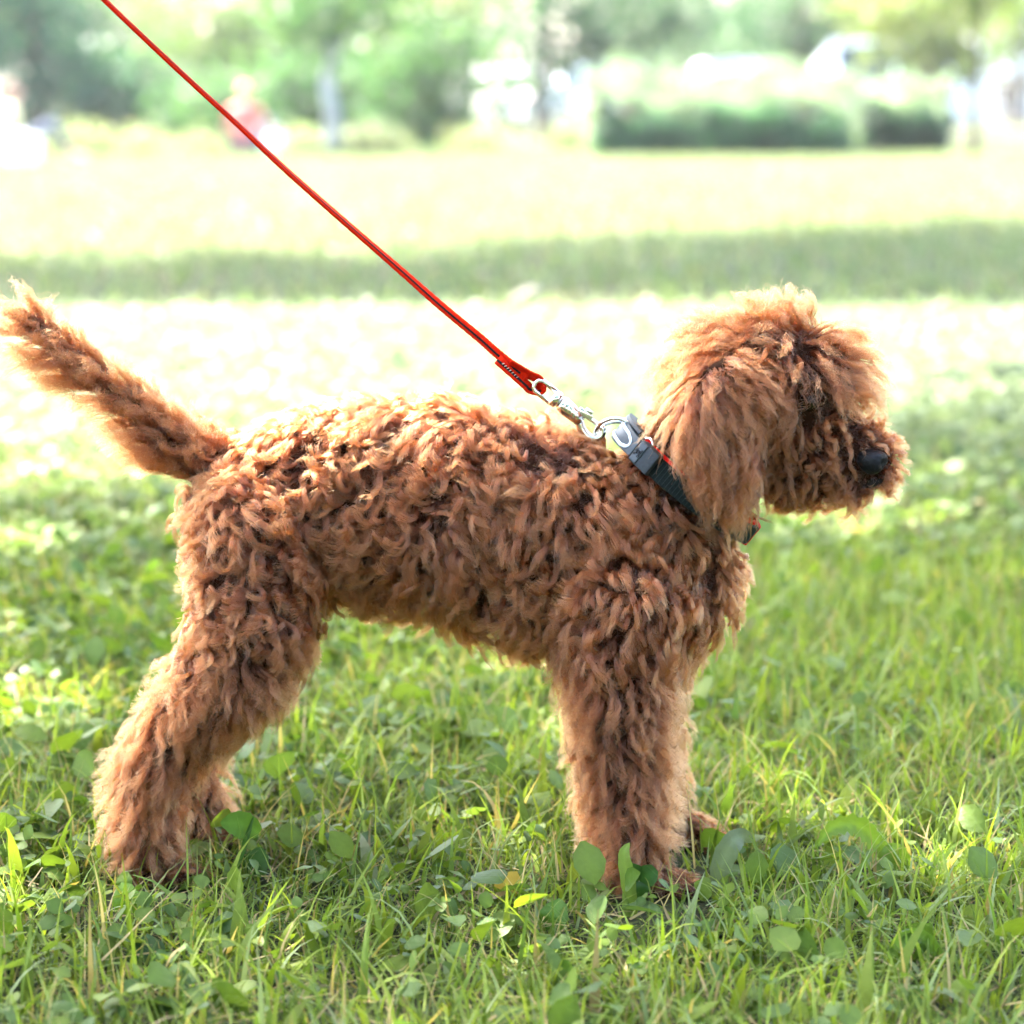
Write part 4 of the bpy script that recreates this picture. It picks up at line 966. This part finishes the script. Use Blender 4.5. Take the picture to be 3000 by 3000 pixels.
collar = thing("dog_collar", CC, "dark ribbed dog collar with red lining and grey plastic clasp on the dog's neck", "collar")
def ring_patch(mb, th0, th1, a0, a1, r0, r1, n=24, taper=None, caps=True):
    """curved slab between two angles; a0..a1 along the neck, r0..r1 outwards; taper(t) scales the width"""
    V = []; Fc = []
    for i, th in enumerate(np.linspace(th0, th1, n)):
        t = i / (n - 1); k = taper(t) if taper else 1.0
        mid = 0.5 * (a0 + a1); h = 0.5 * (a1 - a0) * k
        for (dr, da) in ((r0, mid - h), (r1, mid - h + min(0.0012, h * .2)), (r1, mid + h - min(0.0012, h * .2)), (r0, mid + h)):
            V.append(ring_pt(th, dr, da))
    for i in range(n - 1):
        for j in range(4):
            a = i * 4 + j; b = i * 4 + (j + 1) % 4
            Fc.append((a, b, b + 4, a + 4))
    if caps: Fc += [(3, 2, 1, 0), tuple((n - 1) * 4 + j for j in range(4))]
    return mb.add(V, Fc)
D = math.radians
ring_patch(MB(), D(40), D(325), -0.010, 0.009, 0.0, 0.0032, 90).build("strap", mat_strap, collar, smooth=False)
mb = MB()
for th in np.arange(D(60), D(170), 0.052):
    ring_patch(mb, th, th + 0.0045, -0.0098, 0.0086, 0.0030, 0.0036, 2)
o = mb.build("strap_ribs", mat_rib, collar, smooth=False)
ring_patch(MB(), D(8), D(352), -0.007, 0.0118, -0.0034, -0.0004, 100).build("lining", mat_red_felt, collar, smooth=False)
mb = MB(); ring_patch(mb, D(168), D(215), -0.012, 0.010, 0.0, 0.0042, 16); mb.build("hem", mat_red_felt, collar, smooth=False)
# clasp: upper shell narrowing to a neck, then the push-to-open block
shell = ring_patch(MB(), D(-16), D(38), -0.0135, 0.0135, 0.0005, 0.0085, 26, taper=lambda t: 1.0 - 0.30 * math.sin(t * math.pi) ** 0 * t).build("clasp", mat_grey_pl, collar, bevel=0.0006)
ring_patch(MB(), D(-14), D(32), 0.0105, 0.0142, 0.0, 0.0078, 16, taper=lambda t: 1.0).build("clasp_edge", mat_dark_pl, shell, smooth=False)
mb = MB()                                                     # pale U-shaped print
U = []
for t in np.linspace(0, 1, 40):
    if t < 0.4: th, da = -8 + 34 * (t / 0.4), 0.0068 - 0.002 * (t / .4)
    elif t < 0.6: a = (t - 0.4) / 0.2 * math.pi; th, da = 26 + 6 * math.sin(a), 0.0048 * math.cos(a) - 0.001
    else: th, da = 26 - 34 * ((t - 0.6) / 0.4), -0.0068
    U.append(ring_pt(D(th), 0.0088, da))
mb.tube(U, 0.0016, 8, flat=0.35, up=ring_n(D(10))); mb.build("print", mat_white_pl, shell)
block = ring_patch(MB(), D(39), D(57), -0.0112, 0.0112, 0.0004, 0.0092, 10).build("release_block", mat_dark_pl, collar, bevel=0.0008)
ring_patch(MB(), D(40.5), D(46.5), -0.0098, 0.0098, 0.0088, 0.0104, 6).build("push_button", mat_grey_pl, block, bevel=0.0004)
mb = MB()
for da in (0.0115,):
    a = ring_pt(D(36), 0.004, da); b = ring_pt(D(41), 0.004, da + 0.003); c = ring_pt(D(46), 0.003, da)
    mb.tube(catmull([a, b, c], 12), 0.0012, 8)
mb.build("metal_pin", mat_chrome, collar)
# raised lettering on the block
def ring_text(txt, th, da, size, mat, parent):
    cu = bpy.data.curves.new("t", 'FONT'); cu.body = txt; cu.size = size; cu.extrude = 0.0002; cu.align_x = 'CENTER'; cu.align_y = 'CENTER'
    t = bpy.data.objects.new("t", cu); COL.objects.link(t)
    m = bpy.data.meshes.new_from_object(t.evaluated_get(bpy.context.evaluated_depsgraph_get())); bpy.data.objects.remove(t)
    n = ring_n(th); xa = nrm(CAX * 1.0); ya = np.cross(n, xa)
    V = np.empty(len(m.vertices) * 3, np.float32); m.vertices.foreach_get("co", V); V = V.reshape(-1, 3)
    o0 = ring_pt(th, 0.0108, da)
    W = o0 + V[:, :1] * xa + V[:, 1:2] * ya + V[:, 2:3] * n - np.array(root_of(parent).location)
    m.vertices.foreach_set("co", W.astype(np.float32).ravel()); m.materials.clear(); m.update()
    return link("lettering", m, mat, parent)
for txt, dth in (("PUSH", 41.7), ("TO", 43.5), ("OPEN", 45.3)):
    ring_text(txt, D(dth), 0.0, 0.0030, mat_black, block)
# D-ring
R0 = P(1878, 1264, -0.006)
dr_pts = [P(1882, 1268, -0.014), P(1850, 1243, -0.016), P(1808, 1226, -0.016), P(1770, 1234, -0.013), P(1748, 1256, -0.006), P(1744, 1272, 0.0), P(1750, 1262, 0.007), P(1775, 1242, 0.012), P(1815, 1236, 0.013), P(1855, 1252, 0.012), P(1884, 1272, 0.010), P(1888, 1276, -0.002)]
mb = MB(); mb.tube(catmull(dr_pts + [dr_pts[0]], 70)[:-1], 0.00165, 10, closed=True); mb.build("d_ring", mat_chrome, collar)

# ================================================================== LEASH
lp = [(306, 0), (523, 206), (696, 365), (832, 493), (990, 633), (1172, 791), (1288, 893), (1405, 990), (1462, 1040), (1545, 1106)]
lead3 = [P(x, y, 0.03 * (1 - i / 9.0)) for i, (x, y) in enumerate(lp)]
up_dir = nrm(lead3[0] - lead3[1])
ext = [lead3[0] + up_dir * d + np.array([0, 0, 0.02 * d]) for d in (0.55, 0.36, 0.18)]
path = catmull(ext + lead3, 220)
leash = thing("dog_leash", path[-1], "taut red webbing leash with a dark stripe clipped to the collar", "leash")
def ribbon(pts, w, th, twist, name, mat, parent, off=0.0, lift=0.0):
    """flat webbing: w half width, th half thickness, twist angle per point (0 = face to camera)"""
    pts = np.asarray(pts); tg = nrm(np.gradient(pts, axis=0)); V = []; Fc = []
    for i, p in enumerate(pts):
        v = np.array([0, -1.0, 0]); v = nrm(v - tg[i] * (v @ tg[i])); u = np.cross(tg[i], v)
        a = twist[i]; U = u * math.cos(a) + v * math.sin(a); N = -u * math.sin(a) + v * math.cos(a)
        o = p + U * off + N * lift
        wv = 0.00018 * math.sin(i * 2.1) if off == 0 else 0
        for cu_, cn_ in ((-1, -.6), (-.8, -1), (.8, -1), (1, -.6), (1, .6), (.8, 1), (-.8, 1), (-1, .6)):
            V.append(o + U * (w + wv) * cu_ + N * th * cn_)
    k = 8
    for i in range(len(pts) - 1):
        for j in range(k):
            a = i * k + j; b = i * k + (j + 1) % k
            Fc.append((a, b, b + k, a + k))
    Fc += [tuple(range(k - 1, -1, -1)), tuple((len(pts) - 1) * k + j for j in range(k))]
    return mesh(name, V, Fc, mat, parent)
tw = np.interp(np.linspace(0, 1, 220), [0, 0.40, 0.62, 0.8, 1.0], [1.42, 1.36, 1.05, 0.62, 0.30])
web = ribbon(path, 0.0040, 0.0015, tw, "webbing", mat_red, leash)
ribbon(path[:-4], 0.0010, 0.0002, tw[:-4], "stripe", mat_black, web, off=0.0014, lift=0.00150)
# sewn loop around the swivel eye
A0 = P(1462, 1046, 0.0); A1 = P(1545, 1108, 0.0); E = P(1578, 1132, 0.0)
ax = nrm(E - A0); pu = nrm(np.cross(ax, [0, 1, 0])); pu = pu if pu[2] > 0 else -pu
loop = [A0 - pu * 0.0022 + np.array([0, -.0016, 0]), A1 - pu * 0.0048 + np.array([0, -.0016, 0]), E - pu * 0.0058 - ax * 0.004, E + ax * 0.0035 - pu * 0.001, E + pu * 0.0048 - ax * 0.003, A1 + pu * 0.0032 + np.array([0, .001, 0]), A0 + pu * 0.001 + ax * 0.01]
lpth = catmull(loop, 60)
ltw = np.linspace(0.75, 0.75, 60)
lo = ribbon(lpth, 0.0050, 0.0012, ltw, "sewn_loop", mat_red, leash)
ribbon(lpth[:30], 0.0013, 0.0002, ltw[:30], "stripe", mat_black, lo, off=0.0016, lift=0.00125)
mb = MB()
for i in range(7):
    c = A0 + (A1 - A0) * (0.18 + 0.09 * i) + np.array([0, -0.0042, 0]) - pu * (0.0020 + 0.00035 * i)
    mb.tube([c - pu * 0.0011, c + pu * 0.0008 + ax * 0.0012], 0.00025, 6)
mb.build("stitching", mat_thread, lo)
# hand loop at the upper end, above the picture
H0 = path[0]; hl = [H0]
for t in np.linspace(0, 2 * math.pi, 22)[1:-1]:
    hl.append(H0 + up_dir * (0.085 * (1 - math.cos(t))) + np.array([0.0, 1, 0]) * 0.045 * math.sin(t))
hl.append(H0)
ribbon(catmull(hl, 60), 0.0056, 0.0013, np.full(60, 1.2), "hand_loop", mat_red, leash)
# snap hook
hook_a = P(1572, 1126, -0.002); hook_b = P(1762, 1272, -0.002)
hx = nrm(hook_b - hook_a); hz = nrm(np.cross(hx, [0, -1.0, 0])); hz = hz if hz[2] > 0 else -hz; hy = np.array([0, 1.0, 0])
def HK(u, v, w=0.0): return hook_a + hx * M(u) + hz * M(v) + hy * M(w)
SK = 236.0
mb = MB()
mb.tube([HK(66, 19), HK(8, 19), HK(-2, 13), HK(-6, 0), HK(-2, -13), HK(8, -19), HK(66, -19)], M(7.5), 10)
sw = mb.build("swivel_eye", mat_chrome, leash)
mb = MB(); mb.tube([HK(60, 0), HK(64, 0), HK(78, 0), HK(82, 0)], [M(24), M(26), M(26), M(21)], 18); mb.build("swivel_collar", mat_chrome, leash)
mb = MB()
st = [(84, 0, 17), (95, 0, 25), (120, -2, 25), (150, -4, 21), (172, -8, 17)]
mb.tube([HK(u, v) for u, v, r in st], [M(r) for u, v, r in st], 14, flat=1.0, up=hz)
hookc = catmull([HK(168, -12), HK(190, -25), HK(215, -30), HK(236, -22), HK(244, -4), HK(238, 12), HK(226, 18)], 30)
mb.tube(hookc, np.linspace(M(13), M(10), 30), 12)
hb_ = mb.build("hook_body", mat_chrome, leash)
mb = MB()
for i in range(4):
    mb.tube([HK(100 + 14 * i, -2 + 12, -20), HK(104 + 14 * i, 2, -25), HK(108 + 14 * i, -10, -20)], M(2.6), 6)
mb.build("grip_ridges", mat_chrome, hb_)
mb = MB(); mb.tube([HK(150, 14), HK(226, 17)], M(6.5), 10); mb.box(HK(168, 18, 0), (M(24), M(9), M(9)), np.stack([hx, hy, hz], 1)); mb.box(HK(172, 31, 0), (M(12), M(7), M(6)), np.stack([hx, hy, hz], 1))
mb.build("trigger", mat_chrome, leash, bevel=0.0005)
# ---------------------------------------------------------------- single large leaves one can point at
def hero_leaf(ctrl, half, fold=0.25, rgb=(0.09, 0.19, 0.05), wave=0.0, facing=None, n=16, parent=None, name="leaf", teeth=0.0):
    pts = catmull(ctrl, n); tg = nrm(np.gradient(pts, axis=0)); V = []; Fc = []; C = []
    v0 = np.array(facing if facing is not None else [0, -1.0, 0.25])
    for i in range(n):
        t = i / (n - 1); w = half * (math.sin(math.pi * min(1, t * 0.92 + 0.08)) ** 0.7) * (1 + 0.06 * math.sin(i * 2.3))
        if teeth: w *= 1 - teeth * (i % 2)
        nn = nrm(v0 - tg[i] * (v0 @ tg[i])); s = np.cross(tg[i], nn)
        for k in (-1, -.5, 0, .5, 1):
            V.append(pts[i] + s * w * k + nn * (abs(k) * w * fold + wave * w * math.sin(i * 1.3 + k * 2)))
            C.append(np.array(rgb) * np.array([1.0, 0.88, 0.5]) * (1.22 if k == 0 else 0.95 + 0.1 * random.random()))
    for i in range(n - 1):
        for j in range(4):
            a = i * 5 + j; Fc.append((a, a + 1, a + 6, a + 5))
    V = np.array(V); V[:, 2] = np.maximum(V[:, 2], 0.003)
    return mesh(name, V, Fc, mat_leaf, parent, col=np.array(C))
def stem(a, b, parent, r0=0.0011, rgb=None):
    mb = MB(); mb.tube(catmull([a, (np.array(a) + b) / 2 + np.array([0.002, -0.001, 0.001]), b], 8), np.linspace(r0, r0 * .7, 8), 6)
    mb.build("stem", mat_stem, parent)
mat_stem = simple("green_stem", (0.16, 0.22, 0.07), 0.5, noise=0.2, scale=100)
def plant(name, px, Y, label, cat):
    g = P(px, 2600, Y); return thing(name, (g[0], Y, 0.0), label, cat)
def at(px, py, Y): return P(px, py, Y)
# upright ribbed blade leaf right in front of the near front paw
t = plant("plantain", 1850, -0.135, "upright pale green ribbed leaf directly in front of the dog's near front paw", "plant")
hero_leaf([at(1858, 2740, -.135), at(1848, 2640, -.135), at(1836, 2560, -.134), at(1828, 2500, -.13), at(1845, 2468, -.124)], M(21), 0.3, (0.15, 0.25, 0.07), parent=t)
hero_leaf([at(1858, 2745, -.137), at(1840, 2680, -.14), at(1825, 2610, -.142)], M(14), 0.4, (0.13, 0.22, 0.09), parent=t)
# dark clover
t = plant("clover", 1880, -0.125, "dark green three-leaf clover beside the upright leaf at the front paw", "plant")
c0 = at(1872, 2580, -.125)
for a, l in ((0.5, 1.0), (2.4, 0.95), (-1.6, 0.8)):
    d_ = np.array([math.cos(a), 0.0, math.sin(a)]); e = c0 + d_ * M(62 * l)
    hero_leaf([c0, c0 + (e - c0) * .5 + np.array([0, -.004, 0.002]), e + np.array([0, -.002, 0])], M(32), 0.2, (0.035, 0.10, 0.032), n=9, parent=t)
stem(at(1905, 2740, -.12), c0, t)
# folded grey-green leaf right of the paw
t = plant("dock_leaf", 2110, -0.10, "folded grey-green woolly leaf standing just right of the dog's front paws", "plant")
hero_leaf([at(2098, 2665, -.10), at(2106, 2590, -.105), at(2118, 2520, -.105), at(2148, 2466, -.102), at(2180, 2450, -.09), at(2208, 2468, -.08)], M(33), 0.15, (0.12, 0.17, 0.16), 0.05, n=20, parent=t)
# dandelion with arching leaf
t = plant("dandelion", 2620, -0.05, "wilted arching dandelion leaves in the grass at lower right", "plant")
hero_leaf([at(2640, 2560, -.05), at(2570, 2470, -.05), at(2510, 2418, -.055), at(2440, 2425, -.06), at(2385, 2485, -.065)], M(36), 0.5, (0.12, 0.21, 0.055), 0.1, n=22, parent=t, teeth=0.35)
hero_leaf([at(2650, 2580, -.05), at(2620, 2510, -.055), at(2600, 2470, -.05)], M(42), 0.3, (0.13, 0.23, 0.05), 0.05, parent=t)
hero_leaf([at(2600, 2540, -.02), at(2500, 2510, -.02), at(2440, 2480, -.015)], M(34), 0.3, (0.11, 0.19, 0.10), 0.05, parent=t, facing=[0, -.5, 1])
# leaf and dark blades by the rear paws
t = plant("bindweed", 690, -0.06, "green arrow-shaped leaf on a dark stalk beside the dog's rear paws", "plant")
hero_leaf([at(760, 2440, -.055), at(705, 2415, -.06), at(645, 2410, -.06)], M(40), 0.15, (0.07, 0.16, 0.035), parent=t)
hero_leaf([at(690, 2560, -.06), at(715, 2480, -.06), at(745, 2385, -.06)], M(9), 0.4, (0.04, 0.10, 0.03), parent=t)
hero_leaf([at(730, 2570, -.05), at(750, 2530, -.05), at(765, 2480, -.045)], M(42), 0.12, (0.04, 0.095, 0.035), parent=t, facing=[0, -.7, .7])
spots = [("round_leaf", 40, 2560, -.02, 52, (0.12, 0.23, 0.05), "large round pale leaf at the left edge level with the rear paw"),
 ("round_leaf", 365, 2585, -.085, 34, (0.13, 0.24, 0.06), "small round leaf standing in front of the dog's near rear paw"),
 ("oval_leaf", 372, 2640, -.13, 58, (0.12, 0.25, 0.045), "bright oval leaf just below the dog's near rear paw"),
 ("oval_leaf", 690, 2660, -.12, 40, (0.13, 0.25, 0.05), "small bright heart-shaped leaf in the grass below the dog's belly at left"),
 ("oval_leaf", 250, 2840, -.25, 60, (0.10, 0.2, 0.05), "oval weed leaf near the bottom left corner"),
 ("dark_leaf", 430, 2830, -.24, 95, (0.04, 0.095, 0.05), "big dark bluish leaf lying in the weeds at bottom left"),
 ("oval_leaf", 570, 2725, -.19, 46, (0.19, 0.30, 0.05), "yellow-green leaf in the lower left weeds"),
 ("oval_leaf", 1620, 2690, -.17, 62, (0.07, 0.17, 0.04), "broad green leaf left of the front paws' upright leaf"),
 ("silvery_leaf", 745, 2885, -.28, 62, (0.22, 0.30, 0.20), "pale silvery crumpled leaf at the bottom edge left of centre"),
 ("strap_leaf", 2650, 2840, -.27, 44, (0.12, 0.23, 0.07), "long pale strap leaf bending over at the bottom right"),
 ("oval_leaf", 2090, 2740, -.17, 52, (0.11, 0.22, 0.06), "green tongue-shaped leaf below the front paws")]
for nm, px, py, Y, s, c, lab in spots:
    t = plant(nm, px, Y, lab, "leaf")
    if nm == "strap_leaf":
        hero_leaf([at(px + 30, py + 190, Y), at(px + 10, py + 60, Y), at(px - 20, py - 60, Y), at(px + 60, py - 90, Y + .01), at(px + 150, py + 40, Y + .03)], M(s * .62), 0.3, c, 0.05, n=22, parent=t)
    elif nm == "silvery_leaf":
        hero_leaf([at(px + 50, py + 160, Y), at(px + 20, py + 70, Y), at(px, py, Y), at(px - 30, py - 60, Y)], M(s), 0.4, c, 0.25, parent=t)
    else:
        a = random.uniform(-.6, .8); dx, dz = math.sin(a), -math.cos(a)
        b0 = at(px - dx * s, py - dz * s, Y); b1 = at(px + dx * s, py + dz * s, Y + .01)
        hero_leaf([b0, at(px, py, Y - .006), b1], M(s) * 0.72, 0.15, c, 0.04, n=12, parent=t, facing=[random.uniform(-.3, .3), -.8, .6])
        stem(np.array([b0[0] + .004, Y + .004, 0.0]), b0, t)

# a pale dry leaf lying on the lawn behind the dog
g = G(1540, 895); t = thing("dry_leaf", (g[0], g[1], 0), "pale curled dry leaf lying on the lawn behind the leash", "leaf")
mat_leaf_keep = mat_leaf; mat_leaf = simple("dry_leaf_tan", (0.16, 0.145, 0.11), 0.8, noise=0.15, scale=60)
hero_leaf([g + np.array([-.07, 0, .012]), g + np.array([-.03, 0, .035]), g + np.array([.02, .01, .055]), g + np.array([.06, .01, .045])], 0.016, 0.4, (1, 1, 1), 0.1, parent=t, facing=[0, -.6, .8])
mat_leaf = mat_leaf_keep

# ================================================================== HAZE: thin bright summer air round the whole scene
m, nt, out = new_mat("haze_air"); pv = nt.nodes.new("ShaderNodeVolumePrincipled")
pv.inputs["Color"].default_value = (0.95, 0.97, 1.0, 1); pv.inputs["Density"].default_value = HAZE; pv.inputs["Anisotropy"].default_value = 0.2
nt.links.new(pv.outputs[0], out.inputs["Volume"])
tag(MB().box((0, 420, 6.0), (395, 470, 7.2)).build("haze", m, smooth=False), kind="stuff")
